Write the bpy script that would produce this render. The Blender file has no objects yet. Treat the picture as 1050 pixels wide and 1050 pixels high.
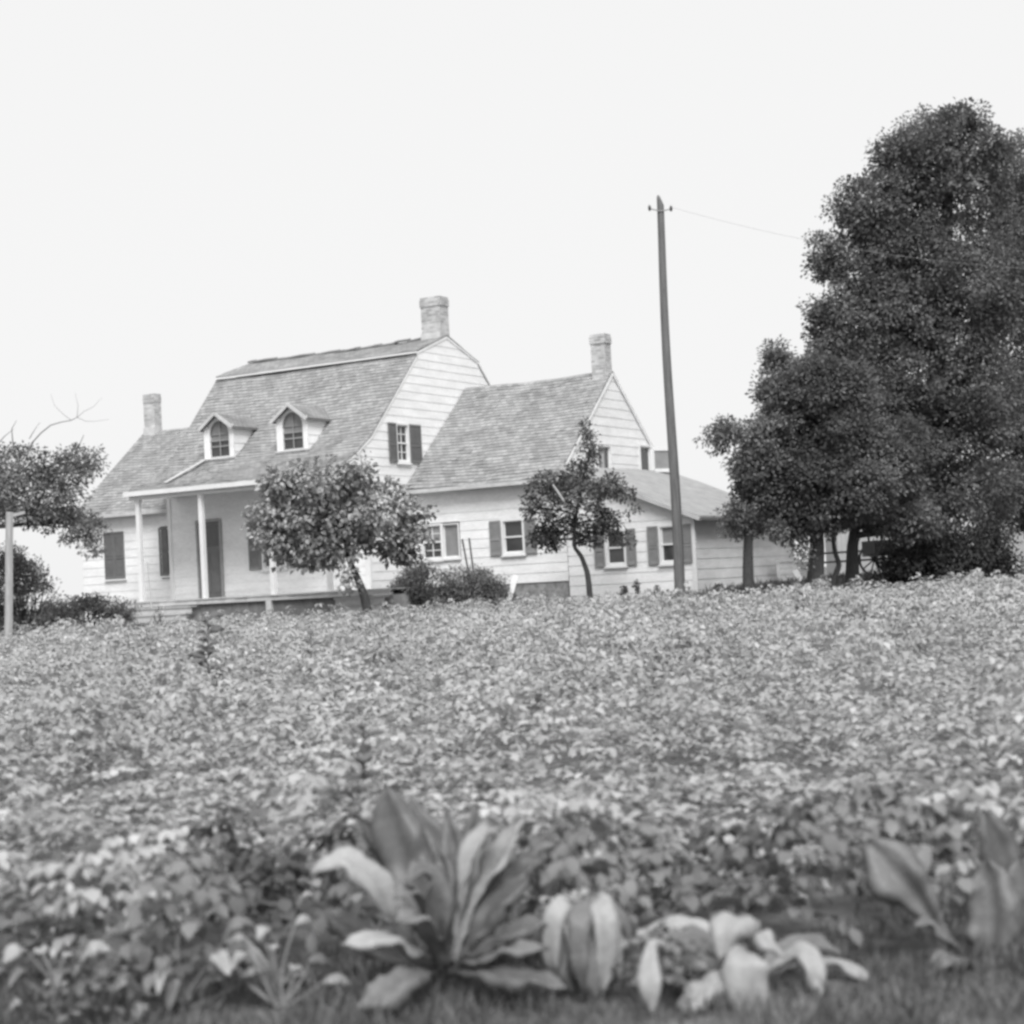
import bpy, math, random
import numpy as np
from mathutils import Vector, Matrix, noise as mnoise

random.seed(7)
rng = np.random.default_rng(7)
scene = bpy.context.scene
COL = scene.collection
R = math.radians

# ------------------------------------------------------------------ camera
F, EYE = 1800.0 / 1050.0, 1.2
TILT, ROLL = math.atan(73 / 1800.0), R(3.1)
fw = np.array([0, math.cos(TILT), math.sin(TILT)])
r0 = np.array([1.0, 0, 0])
u0 = np.cross(r0, fw)
RT = math.cos(ROLL) * r0 - math.sin(ROLL) * u0
UP = math.sin(ROLL) * r0 + math.cos(ROLL) * u0
CAM = np.array([0, 0, EYE])


def at(x, y, Y):
    """a measured photograph position (1050 px frame) at distance Y -> a point of the place"""
    d = fw + RT * (x - 525) / 1800.0 - UP * (y - 525) / 1800.0
    return CAM + d * (Y / d[1])


cd = bpy.data.cameras.new('camera')
cam = bpy.data.objects.new('camera', cd)
COL.objects.link(cam)
cd.sensor_width = 36
cd.sensor_fit = 'HORIZONTAL'
cd.lens = F * 36
cd.clip_start, cd.clip_end = 0.05, 3000
m = Matrix.Identity(4)
for i in range(3):
    m[i][0], m[i][1], m[i][2], m[i][3] = RT[i], UP[i], -fw[i], CAM[i]
cam.matrix_world = m
cd.dof.use_dof = True
cd.dof.focus_distance = 40
cd.dof.aperture_fstop = 3.0
scene.camera = cam

# ------------------------------------------------------------------ light
SUN = Vector((0.14, -1.0, 1.25)).normalized()
world = bpy.data.worlds.new('World')
scene.world = world
world.use_nodes = True
wt = world.node_tree
bgn = wt.nodes['Background']
sky = wt.nodes.new('ShaderNodeTexSky')
sky.sky_type = 'NISHITA'
sky.sun_disc = False
sky.sun_elevation = math.asin(SUN.z)
sky.sun_rotation = math.atan2(SUN.x, SUN.y)
sky.dust_density = 4
bw = wt.nodes.new('ShaderNodeRGBToBW')
mixc = wt.nodes.new('ShaderNodeMix')       # thin even overcast over the clear sky
mixc.data_type = 'FLOAT'
mixc.inputs['Factor'].default_value = 0.93
mixc.inputs['B'].default_value = 6.75
wt.links.new(sky.outputs[0], bw.inputs[0])
wt.links.new(bw.outputs[0], mixc.inputs['A'])
wt.links.new(mixc.outputs[0], bgn.inputs['Color'])
bgn.inputs['Strength'].default_value = 0.1
sl = bpy.data.lights.new('sun', 'SUN')
sl.energy = 2.75
sl.angle = R(32)
sl.color = (1, 1, 1)
so = bpy.data.objects.new('sun', sl)
COL.objects.link(so)
so.rotation_euler = SUN.to_track_quat('Z', 'Y').to_euler()
so.location = (0, -10, 30)
scene.view_settings.view_transform = 'Standard'
scene.view_settings.look = 'None'
scene.view_settings.gamma = 1
scene.view_settings.exposure = 0.5
scene.cycles.filter_width = 3.0
scene.cycles.max_bounces = 6
scene.cycles.transparent_max_bounces = 4


# ------------------------------------------------------------------ materials
def mat(name, v, rough=0.8, var=0.15, scale=8, bump=0.0, spec=0.3, tint=False, trans=0.0, coords='Object', stretch=None, fine=0.0):
    mt = bpy.data.materials.new(name)
    mt.use_nodes = True
    nt = mt.node_tree
    p = nt.nodes['Principled BSDF']
    p.inputs['Roughness'].default_value = rough
    p.inputs['Specular IOR Level'].default_value = spec
    tc = nt.nodes.new('ShaderNodeTexCoord')
    src = tc.outputs[coords]
    if stretch:
        mp = nt.nodes.new('ShaderNodeMapping')
        mp.inputs['Scale'].default_value = stretch
        nt.links.new(src, mp.inputs[0])
        src = mp.outputs[0]
    nz = nt.nodes.new('ShaderNodeTexNoise')
    nz.inputs['Scale'].default_value = scale
    nz.inputs['Detail'].default_value = 6
    nz.inputs['Roughness'].default_value = 0.65
    nt.links.new(src, nz.inputs['Vector'])
    mr = nt.nodes.new('ShaderNodeMapRange')
    mr.inputs['From Min'].default_value = 0.3
    mr.inputs['From Max'].default_value = 0.7
    mr.inputs['To Min'].default_value = v * (1 - var)
    mr.inputs['To Max'].default_value = v * (1 + var)
    nt.links.new(nz.outputs[0], mr.inputs[0])
    val = mr.outputs[0]
    if fine:
        n2 = nt.nodes.new('ShaderNodeTexNoise')
        n2.inputs['Scale'].default_value = scale * 9
        n2.inputs['Detail'].default_value = 3
        nt.links.new(src, n2.inputs['Vector'])
        m2 = nt.nodes.new('ShaderNodeMapRange')
        m2.inputs['From Min'].default_value = 0.3
        m2.inputs['From Max'].default_value = 0.7
        m2.inputs['To Min'].default_value = 1 - fine
        m2.inputs['To Max'].default_value = 1 + fine
        nt.links.new(n2.outputs[0], m2.inputs[0])
        mu = nt.nodes.new('ShaderNodeMath')
        mu.operation = 'MULTIPLY'
        nt.links.new(val, mu.inputs[0])
        nt.links.new(m2.outputs[0], mu.inputs[1])
        val = mu.outputs[0]
    if tint:
        a = nt.nodes.new('ShaderNodeAttribute')
        a.attribute_name = 'tint'
        mu = nt.nodes.new('ShaderNodeMath')
        mu.operation = 'MULTIPLY'
        nt.links.new(val, mu.inputs[0])
        nt.links.new(a.outputs['Fac'], mu.inputs[1])
        val = mu.outputs[0]
    nt.links.new(val, p.inputs['Base Color'])
    if bump:
        b = nt.nodes.new('ShaderNodeBump')
        b.inputs['Strength'].default_value = bump
        b.inputs['Distance'].default_value = 0.03
        nt.links.new(nz.outputs[0], b.inputs['Height'])
        nt.links.new(b.outputs[0], p.inputs['Normal'])
    if trans:
        tr = nt.nodes.new('ShaderNodeBsdfTranslucent')
        nt.links.new(val, tr.inputs[0])
        mx = nt.nodes.new('ShaderNodeMixShader')
        mx.inputs[0].default_value = trans
        nt.links.new(p.outputs[0], mx.inputs[1])
        nt.links.new(tr.outputs[0], mx.inputs[2])
        nt.links.new(mx.outputs[0], nt.nodes['Material Output'].inputs['Surface'])
    return mt


def brick_mat(name, c1, c2, mortar, bw_, bh, msize, rough=0.9, coords='UV', scale=1.0, var=0.35, rot=None):
    mt = bpy.data.materials.new(name)
    mt.use_nodes = True
    nt = mt.node_tree
    p = nt.nodes['Principled BSDF']
    p.inputs['Roughness'].default_value = rough
    p.inputs['Specular IOR Level'].default_value = 0.2
    tc = nt.nodes.new('ShaderNodeTexCoord')
    src = tc.outputs[coords]
    br = nt.nodes.new('ShaderNodeTexBrick')
    br.offset = 0.5
    br.inputs['Color1'].default_value = (c1, c1, c1, 1)
    br.inputs['Color2'].default_value = (c2, c2, c2, 1)
    br.inputs['Mortar'].default_value = (mortar, mortar, mortar, 1)
    br.inputs['Scale'].default_value = scale
    br.inputs['Mortar Size'].default_value = msize
    br.inputs['Brick Width'].default_value = bw_
    br.inputs['Row Height'].default_value = bh
    nt.links.new(src, br.inputs['Vector'])
    nz = nt.nodes.new('ShaderNodeTexNoise')
    nz.inputs['Scale'].default_value = 1.3
    nz.inputs['Detail'].default_value = 8
    nz.inputs['Roughness'].default_value = 0.7
    nt.links.new(tc.outputs['Object'], nz.inputs['Vector'])
    mr = nt.nodes.new('ShaderNodeMapRange')
    mr.inputs['From Min'].default_value = 0.3
    mr.inputs['From Max'].default_value = 0.7
    mr.inputs['To Min'].default_value = 1 - var
    mr.inputs['To Max'].default_value = 1 + var
    nt.links.new(nz.outputs[0], mr.inputs[0])
    mu = nt.nodes.new('ShaderNodeMix')
    mu.data_type = 'RGBA'
    mu.blend_type = 'MULTIPLY'
    mu.inputs['Factor'].default_value = 1
    nt.links.new(br.outputs['Color'], mu.inputs['A'])
    nt.links.new(mr.outputs[0], mu.inputs['B'])
    nt.links.new(mu.outputs['Result'], p.inputs['Base Color'])
    b = nt.nodes.new('ShaderNodeBump')
    b.inputs['Strength'].default_value = 0.6
    b.inputs['Distance'].default_value = 0.012
    nt.links.new(br.outputs['Fac'], b.inputs['Height'])
    b.invert = True
    nt.links.new(b.outputs[0], p.inputs['Normal'])
    return mt


M = {}
M['white'] = mat('white_clapboard_paint', 0.78, 0.7, 0.1, 1.1, stretch=(1, 1, 3), fine=0.07)
M['trim'] = mat('white_trim_paint', 0.74, 0.6, 0.06, 3, fine=0.04)
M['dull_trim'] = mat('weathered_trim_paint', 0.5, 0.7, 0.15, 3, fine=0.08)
M['dull_white'] = mat('weathered_white_boards', 0.74, 0.75, 0.12, 1.4, stretch=(1, 1, 4), fine=0.06)
M['shingle'] = brick_mat('old_wood_shingles', 0.34, 0.23, 0.20, 0.19, 0.15, 0.008, var=0.24)
M['shingle_dark'] = brick_mat('older_wood_shingles', 0.33, 0.25, 0.17, 0.17, 0.15, 0.014, var=0.35)
M['rolled'] = mat('felt_roofing', 0.3, 0.9, 0.18, 2.5, fine=0.12)
M['shutter'] = mat('dark_shutter_paint', 0.15, 0.6, 0.15, 5, fine=0.1)
M['shutter_mid'] = mat('faded_shutter_paint', 0.24, 0.6, 0.15, 5, fine=0.1)
M['glass'] = mat('window_glass', 0.045, 0.06, 0.3, 2, spec=0.6)
M['curtain'] = mat('window_blind', 0.26, 0.5, 0.15, 3)
M['muntin'] = mat('sash_paint', 0.3, 0.6, 0.1, 4)
M['door'] = mat('dark_door_paint', 0.16, 0.5, 0.15, 4)
M['brick'] = brick_mat('old_whitewashed_brick', 0.55, 0.3, 0.48, 0.22, 0.075, 0.012, var=0.3)
M['plaster'] = mat('chimney_plaster', 0.55, 0.9, 0.15, 4, fine=0.08)
M['stone'] = mat('foundation_stone', 0.27, 0.9, 0.45, 5, bump=0.6, fine=0.2)
M['porch'] = mat('porch_boards', 0.5, 0.7, 0.12, 3, fine=0.1)
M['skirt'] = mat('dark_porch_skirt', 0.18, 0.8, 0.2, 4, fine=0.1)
M['step'] = mat('step_boards', 0.47, 0.7, 0.15, 3, fine=0.1)
M['tin'] = mat('pale_tin_flashing', 0.5, 0.6, 0.15, 4)
M['pole'] = mat('weathered_pole_wood', 0.14, 0.85, 0.3, 3, bump=0.4, stretch=(8, 8, 0.6), fine=0.1)
M['post'] = mat('grey_post_wood', 0.36, 0.85, 0.2, 4, bump=0.3, stretch=(8, 8, 0.8), fine=0.1)
M['metal'] = mat('dull_metal', 0.25, 0.5, 0.1, 5, spec=0.5)
M['wire'] = mat('wire_metal', 0.3, 0.4, 0.1, 5, spec=0.5)
M['glassins'] = mat('dark_insulator_glass', 0.06, 0.2, 0.1, 5, spec=0.6)
M['bark'] = mat('dark_bark', 0.06, 0.95, 0.4, 6, bump=0.8, stretch=(5, 5, 1))
M['bark_pale'] = mat('grey_bark', 0.1, 0.95, 0.4, 6, bump=0.8, stretch=(5, 5, 1))
M['pale_wood'] = mat('bleached_wood', 0.6, 0.8, 0.1, 6)
M['leaf_tree'] = mat('dark_tree_leaf', 0.16, 0.7, 0.4, 0.35, tint=True, trans=0.3, spec=0.2, coords='Object')
M['leaf_tree2'] = mat('mid_tree_leaf', 0.17, 0.6, 0.3, 0.6, tint=True, trans=0.25, spec=0.28)
M['leaf_front'] = mat('broad_yard_tree_leaf', 0.31, 0.5, 0.3, 0.8, tint=True, trans=0.25, spec=0.4)
M['leaf_yard'] = mat('narrow_yard_tree_leaf', 0.11, 0.6, 0.3, 0.8, tint=True, trans=0.2, spec=0.3)
M['leaf_left'] = mat('left_tree_leaf', 0.19, 0.6, 0.3, 0.8, tint=True, trans=0.25, spec=0.3)
M['leaf_bush'] = mat('bush_leaf', 0.17, 0.7, 0.3, 0.9, tint=True, trans=0.2, spec=0.25)
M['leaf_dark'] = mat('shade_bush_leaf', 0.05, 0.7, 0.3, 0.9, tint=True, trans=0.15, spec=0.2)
M['crop'] = mat('potato_leaf', 0.42, 0.6, 0.2, 0.45, tint=True, trans=0.3, spec=0.25)
M['crop_stem'] = mat('crop_stem', 0.2, 0.6, 0.2, 3)
M['weed'] = mat('weed_leaf', 0.15, 0.55, 0.2, 6, tint=False, trans=0.2)
M['big_leaf'] = mat('broad_fleshy_leaf', 0.16, 0.5, 0.25, 7, bump=0.4, spec=0.35, trans=0.12, fine=0.12)
M['big_leaf_pale'] = mat('broad_pale_leaf', 0.35, 0.5, 0.15, 7, bump=0.35, spec=0.35, trans=0.15, fine=0.1)
M['big_leaf_dark'] = mat('broad_shaded_leaf', 0.11, 0.45, 0.2, 7, bump=0.25, spec=0.45, trans=0.1, fine=0.12)  # darker copy of the leaf, shade of back and outer leaves put into its colour
M['rib'] = mat('leaf_rib', 0.42, 0.5, 0.1, 6)
M['soil'] = mat('field_soil', 0.13, 0.95, 0.35, 1.2, bump=0.8, fine=0.3)
M['grass'] = mat('grass_blade', 0.14, 0.6, 0.25, 1.5, tint=True, trans=0.25)
M['dark_wood'] = mat('dark_wagon_wood', 0.06, 0.8, 0.25, 5)
M['shed'] = mat('limewashed_shed_boards', 0.42, 0.85, 0.1, 2, stretch=(6, 1, 1), fine=0.06)


# ------------------------------------------------------------------ object helpers
def tag(o, label=None, cat=None, group=None, kind=None):
    if label:
        o['label'] = label
    if cat:
        o['category'] = cat
    if group:
        o['group'] = group
    if kind:
        o['kind'] = kind
    return o


def thing(name, loc, label, cat, group=None, rz=0):
    o = bpy.data.objects.new(name, None)
    o.empty_display_size = 0.3
    o.location = loc
    o.rotation_euler = (0, 0, rz)
    COL.objects.link(o)
    return tag(o, label, cat, group)


class MB:
    def __init__(s):
        s.v, s.f, s.uv, s.mi = [], [], [], []

    def face(s, pts, uv=None):
        b = len(s.v)
        s.v += [tuple(p) for p in pts]
        s.f.append(list(range(b, b + len(pts))))
        s.uv.append(uv)

    def box(s, a, b, jit=0):
        x0, y0, z0 = a
        x1, y1, z1 = b
        x0, x1 = min(x0, x1), max(x0, x1)
        y0, y1 = min(y0, y1), max(y0, y1)
        z0, z1 = min(z0, z1), max(z0, z1)
        s.face([(x0, y0, z0), (x1, y0, z0), (x1, y0, z1), (x0, y0, z1)], [(x0, z0), (x1, z0), (x1, z1), (x0, z1)])
        s.face([(x1, y1, z0), (x0, y1, z0), (x0, y1, z1), (x1, y1, z1)], [(x1, z0), (x0, z0), (x0, z1), (x1, z1)])
        s.face([(x1, y0, z0), (x1, y1, z0), (x1, y1, z1), (x1, y0, z1)], [(y0, z0), (y1, z0), (y1, z1), (y0, z1)])
        s.face([(x0, y1, z0), (x0, y0, z0), (x0, y0, z1), (x0, y1, z1)], [(y1, z0), (y0, z0), (y0, z1), (y1, z1)])
        s.face([(x0, y0, z1), (x1, y0, z1), (x1, y1, z1), (x0, y1, z1)], [(x0, y0), (x1, y0), (x1, y1), (x0, y1)])
        s.face([(x0, y1, z0), (x1, y1, z0), (x1, y0, z0), (x0, y0, z0)], [(x0, y1), (x1, y1), (x1, y0), (x0, y0)])

    def bar(s, p, q, w, h, up=(0, 0, 1)):
        p, q = Vector(p), Vector(q)
        d = (q - p).normalized()
        sd = d.cross(Vector(up))
        if sd.length < 1e-4:
            sd = d.cross(Vector((1, 0, 0)))
        sd = sd.normalized() * w / 2
        n = sd.cross(d).normalized() * h / 2
        A = [p - sd - n, p + sd - n, p + sd + n, p - sd + n]
        B = [x + (q - p) for x in A]
        s.face(A[::-1])
        s.face(B)
        for i in range(4):
            j = (i + 1) % 4
            s.face([A[i], A[j], B[j], B[i]])

    def tube(s, pts, rad, n=8, cap=True):
        pts = [Vector(p) for p in pts]
        b = len(s.v)
        prev = None
        for i, p in enumerate(pts):
            d = (pts[min(i + 1, len(pts) - 1)] - pts[max(i - 1, 0)]).normalized()
            ref = Vector((1, 0, 0)) if abs(d.x) < 0.9 else Vector((0, 1, 0))
            a = d.cross(ref).normalized() if prev is None else (prev - d * prev.dot(d)).normalized()
            prev = a
            c = d.cross(a)
            for k in range(n):
                t = 2 * math.pi * k / n
                s.v.append(tuple(p + (a * math.cos(t) + c * math.sin(t)) * rad[i]))
        for i in range(len(pts) - 1):
            for k in range(n):
                k2 = (k + 1) % n
                s.f.append([b + i * n + k, b + i * n + k2, b + (i + 1) * n + k2, b + (i + 1) * n + k])
                s.uv.append(None)
        if cap:
            s.f.append([b + k for k in range(n)][::-1])
            s.uv.append(None)
            e = b + (len(pts) - 1) * n
            s.f.append([e + k for k in range(n)])
            s.uv.append(None)

    def disc_x(s, c, r, t, n=24):
        pass

    def build(s, name, material, parent=None, loc=None, smooth=False, label=None):
        me = bpy.data.meshes.new(name)
        me.from_pydata(s.v, [], s.f)
        if any(u is not None for u in s.uv):
            ul = me.uv_layers.new(name='UVMap')
            flat = []
            for f, u in zip(s.f, s.uv):
                u = u if u is not None else [(0, 0)] * len(f)
                for q in u:
                    flat += [q[0], q[1]]
            ul.data.foreach_set('uv', flat)
        if smooth:
            me.polygons.foreach_set('use_smooth', [True] * len(me.polygons))
        me.materials.append(material)
        o = bpy.data.objects.new(name, me)
        if parent is not None:
            o.parent = parent
        if loc is not None:
            o.location = loc
        COL.objects.link(o)
        if label:
            o['label'] = label
        return o


def np_mesh(name, V, faces_n, idx, material, tint=None, parent=None, loc=None):
    """V (n,3); faces all with faces_n corners, idx (nf,faces_n)"""
    me = bpy.data.meshes.new(name)
    nf = len(idx)
    me.vertices.add(len(V))
    me.vertices.foreach_set('co', np.ascontiguousarray(V, dtype=np.float32).ravel())
    me.loops.add(nf * faces_n)
    me.loops.foreach_set('vertex_index', np.ascontiguousarray(idx, dtype=np.int32).ravel())
    me.polygons.add(nf)
    me.polygons.foreach_set('loop_start', np.arange(nf, dtype=np.int32) * faces_n)
    me.polygons.foreach_set('loop_total', np.full(nf, faces_n, dtype=np.int32))
    if tint is not None:
        a = me.attributes.new('tint', 'FLOAT', 'FACE')
        a.data.foreach_set('value', np.ascontiguousarray(tint, dtype=np.float32))
    me.update(calc_edges=True)
    me.validate()
    me.materials.append(material)
    o = bpy.data.objects.new(name, me)
    if parent is not None:
        o.parent = parent
    if loc is not None:
        o.location = loc
    COL.objects.link(o)
    return o


# ------------------------------------------------------------------ ground
def sst(a, b, x):
    t = np.clip((x - a) / (b - a), 0, 1)
    return t * t * (3 - 2 * t)


def gz(x, y):
    x, y = np.asarray(x, float), np.asarray(y, float)
    z = 0.27 * sst(4, 42, y) + 0.24 * sst(38.5, 45, y)
    z = z + 0.33 * sst(1.5, 9, x) * sst(39.5, 46, y)
    z = z + 0.025 * np.sin(x * 0.7 + 1.3) * np.sin(y * 0.55)
    return z


def gpt(x, y, dz=0):
    return Vector((x, y, float(gz(x, y)) + dz))


xs = np.concatenate([np.linspace(-900, -60, 12), np.linspace(-50, 50, 101), np.linspace(60, 900, 12)])
ys = np.concatenate([np.linspace(-60, 0, 7), np.linspace(1, 70, 93), np.linspace(75, 1800, 20)])
GX, GY = np.meshgrid(xs, ys)
GZ = gz(GX, GY)
V = np.stack([GX.ravel(), GY.ravel(), GZ.ravel()], 1)
nx, ny = len(xs), len(ys)
i, j = np.meshgrid(np.arange(nx - 1), np.arange(ny - 1))
a = (j * nx + i).ravel()
g = np_mesh('ground', V, 4, np.stack([a, a + 1, a + nx + 1, a + nx], 1), M['soil'])
tag(g, 'dark soil and rough ground under the crop and around the house', 'ground', kind='structure')


# ------------------------------------------------------------------ leaves (numpy)
def leaf_quads(P, D, U, L, W, fold=0.25):
    """folded two-quad leaves: base P, direction D, up U, length L, width W -> V, idx(quads)"""
    n = len(P)
    D = D / np.linalg.norm(D, axis=1, keepdims=True)
    S = np.cross(D, U)
    S /= np.maximum(np.linalg.norm(S, axis=1, keepdims=True), 1e-6)
    N = np.cross(S, D)
    L, W = L[:, None], W[:, None]
    b = P
    c1 = P + D * L * 0.5 + S * W * 0.5 + N * W * fold
    c2 = P + D * L * 0.5 - S * W * 0.5 + N * W * fold
    t = P + D * L - N * L * 0.12
    V = np.stack([b, c1, t, c2], 1).reshape(-1, 3)
    k = np.arange(n)[:, None] * 4
    tris = np.concatenate([k + np.array([[0, 1, 2]]), k + np.array([[0, 2, 3]])], 1).reshape(-1, 3)
    return V, tris


def crown_mesh(name, blobs, nleaf, leaf, material, parent, loc, clump=26, spread=0.22, inner=0.3, droop=0.2, hang=0.0, squash=0.7, seed=1, wide=0.62, holes=-0.42):
    """blobs: (centre xyz, rx, ry, rz, density) ; a cloud of leaves in clumps"""
    r = np.random.default_rng(seed)
    C = np.array([b[0] for b in blobs], float)
    RR = np.array([b[1:4] for b in blobs], float)
    w = np.array([(b[1] * b[3]) ** 0.9 * b[4] for b in blobs])
    w /= w.sum()
    nc = max(1, nleaf // clump)
    bi = r.choice(len(blobs), nc, p=w)
    d = r.normal(size=(nc, 3))
    d /= np.linalg.norm(d, axis=1, keepdims=True)
    rad = np.where(r.random(nc) < inner, r.random(nc) ** 0.5 * 0.8, 0.84 + 0.18 * r.random(nc))
    f = (1.3 / np.maximum(RR[bi].mean(axis=1), 0.25))
    lump = np.array([mnoise.noise(Vector((a[0] * 2.4 + 5 * b, a[1] * 2.4, a[2] * 2.4 + seed))) for a, b in zip(d, bi)])
    rad = rad * (1 + 0.30 * lump)
    ctr = C[bi] + d * RR[bi] * rad[:, None]
    hole = np.array([mnoise.noise(Vector((c[0] * 1.1, c[1] * 1.1, c[2] * 1.35 + seed * 7))) + 0.5 * mnoise.noise(Vector((c[0] * 2.7, c[1] * 2.7, c[2] * 2.7 + seed))) for c in ctr])
    keep = hole > holes
    ctr, d = ctr[keep], d[keep]
    nc = len(ctr)
    big = np.array([mnoise.noise(Vector((c[0] * 0.8, c[1] * 0.8, c[2] * 0.9 + seed * 3))) for c in ctr])
    ctint = (0.78 + 0.44 * r.random(nc)) * (1 + 0.55 * big)
    k = np.repeat(np.arange(nc), clump)
    n = len(k)
    q = r.normal(size=(n, 3))
    q /= np.linalg.norm(q, axis=1, keepdims=True)
    cr = spread * (0.6 + 0.8 * r.random(nc))
    sp = q * (r.random(n) ** 0.45 * cr[k])[:, None]
    sp[:, 2] *= squash
    P = ctr[k] + sp
    out = q * 0.9 + d[k] * 0.5 + r.normal(size=(n, 3)) * 0.45
    out[:, 2] -= droop + hang
    U = r.normal(size=(n, 3)) * 0.4 + d[k] * 0.3 + q * 0.3 + np.array([0, -0.1, 0.7])
    L = leaf * (0.6 + 0.8 * r.random(n))
    V, tri = leaf_quads(P, out, U, L, L * wide * (0.8 + 0.4 * r.random(n)))
    t = np.repeat(ctint[k] * (0.8 + 0.4 * r.random(n)), 2)
    return np_mesh(name, V - np.array(loc), 3, tri, material, t, parent)


def limb(mb, p, q, r1, r2, bend=0.1, n=7, seed=0, sag=0.0):
    rr = random.Random(seed)
    p, q = Vector(p), Vector(q)
    L = (q - p).length
    off = Vector((rr.uniform(-1, 1), rr.uniform(-1, 1), rr.uniform(-0.3, 0.6))) * bend * L
    pts, rad = [], []
    for i in range(n):
        t = i / (n - 1)
        w = Vector((rr.uniform(-1, 1), rr.uniform(-1, 1), rr.uniform(-1, 1))) * 0.015 * L * (1 if 0 < t < 1 else 0)
        pts.append(p.lerp(q, t) + off * math.sin(math.pi * t) + w)
        rad.append(r1 * (1 - t) ** 0.8 + r2 * (1 - (1 - t) ** 0.8))
    mb.tube(pts, rad, 8)
    return pts


def tree(name, label, cat, base_px, Y, trunk_px, r_base, blobs_px, nleaf, leaf, lm, bm, group=None, depth=1.0, seed=1, nlimbs=8, roots=True, dY=None, **kw):
    """trunk_px: measured trunk course; blobs_px: (x, y, rx, ry[, density[, depth offset m]])"""
    rr = random.Random(seed)
    b = at(base_px[0], base_px[1], Y)
    base = gpt(b[0], Y)
    t = thing(name, base, label, cat, group)
    mpp = Y / 1800.0
    blobs = []
    for q in blobs_px:
        dens = q[4] if len(q) > 4 else 1
        dy = q[5] if len(q) > 5 else rr.uniform(-0.5, 0.5) * depth
        c = at(q[0], q[1], Y + dy)
        blobs.append((c, q[2] * mpp, max(q[2], q[3]) * mpp * depth, q[3] * mpp, dens))
    mb = MB()
    pts = [base - Vector((0, 0, 0.08))] + [Vector(at(x, y, Y)) for x, y in trunk_px]
    if pts[1].z < base.z + 0.15:
        pts.pop(1)
    n = len(pts)
    # refine course
    P2, R2 = [], []
    for i in range(n - 1):
        for s in range(4):
            tt = (i + s / 4) / (n - 1)
            P2.append(pts[i].lerp(pts[i + 1], s / 4))
            R2.append(r_base * (1 - 0.62 * tt) * (1.35 if (i == 0 and s == 0 and roots) else 1))
    P2.append(pts[-1])
    R2.append(r_base * 0.36)
    for i in range(1, len(P2) - 1):
        P2[i] = (P2[i - 1] + P2[i] * 2 + P2[i + 1]) / 4
    mb.tube([p - base for p in P2], R2, 10)
    order = sorted(range(len(blobs)), key=lambda i: -blobs[i][1] * blobs[i][3])[:nlimbs]
    for i in order:
        c = Vector(blobs[i][0])
        k = min(range(len(P2) // 3, len(P2)), key=lambda k: (P2[k] - c).length + max(0, P2[k].z - c.z) * 1.5)
        ps = limb(mb, P2[k] - base, c - base, R2[k] * 0.6, 0.02, 0.12, seed=seed * 31 + i)
        for s in range(3):
            e = c - base + Vector((rr.uniform(-1, 1) * blobs[i][1], rr.uniform(-1, 1) * blobs[i][2], rr.uniform(-0.6, 1) * blobs[i][3])) * 0.95
            limb(mb, ps[3 + s], e, R2[k] * 0.22 + 0.008, 0.006, 0.12, n=5, seed=seed * 77 + i * 5 + s)
    mb.build('trunk', bm, t, smooth=True)
    crown_mesh('crown', blobs, nleaf, leaf, lm, t, base, seed=seed, **kw)
    return t


def bush(name, label, blobs_px, Y, nleaf, leaf, lm, group=None, depth=0.8, seed=1, cat='bush', **kw):
    x = sum(b[0] for b in blobs_px) / len(blobs_px)
    c = at(x, 600, Y)
    base = gpt(c[0], Y)
    t = thing(name, base, label, cat, group)
    mpp = Y / 1800
    blobs = []
    rr = random.Random(seed)
    for q in blobs_px:
        blobs.append((at(q[0], q[1], Y + rr.uniform(-0.2, 0.2)), q[2] * mpp, q[2] * mpp * depth, q[3] * mpp, q[4] if len(q) > 4 else 1))
    mb = MB()
    for i, b_ in enumerate(blobs):
        for s in range(4):
            e = Vector(b_[0]) - base + Vector((rr.uniform(-1, 1) * b_[1], rr.uniform(-1, 1) * b_[2], rr.uniform(-0.2, 0.9) * b_[3]))
            limb(mb, (rr.uniform(-0.15, 0.15), rr.uniform(-0.1, 0.1), -0.05), e, 0.018, 0.005, 0.15, n=5, seed=seed * 13 + i * 4 + s)
    mb.build('stems', M['bark'], t)
    crown_mesh('foliage', blobs, nleaf, leaf, lm, t, base, seed=seed, **kw)
    return t


# ------------------------------------------------------------------ farmhouse
HO = Vector((-4.984, 46.5, 0))
house = thing('farmhouse', HO, 'white clapboard farmhouse with gambrel roof, two dormers, porch and low side wings', 'house', rz=R(-30))
OFF = 0.0


def PP(plane, c, sgn, s, z, off):
    """point on a wall plane: 'v' faces along v, 'u' along u; off is outward"""
    return (s, c + sgn * off, z) if plane == 'v' else (c + sgn * off, s, z)


def quad(mb, plane, sgn, pts, uv=None):
    # orient outwards
    flip = (plane == 'v' and sgn > 0) or (plane == 'u' and sgn < 0)
    if flip:
        pts = pts[::-1]
        uv = uv[::-1] if uv else None
    mb.face(pts, uv)


def interp(poly, z, side):
    """poly: list of (z, s) sorted by z (may repeat z for a jump)"""
    if z <= poly[0][0]:
        return poly[0][1]
    for (za, sa), (zb, sb) in zip(poly, poly[1:]):
        if za <= z <= zb and zb > za:
            return sa + (sb - sa) * (z - za) / (zb - za)
    return poly[-1][1]


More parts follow.
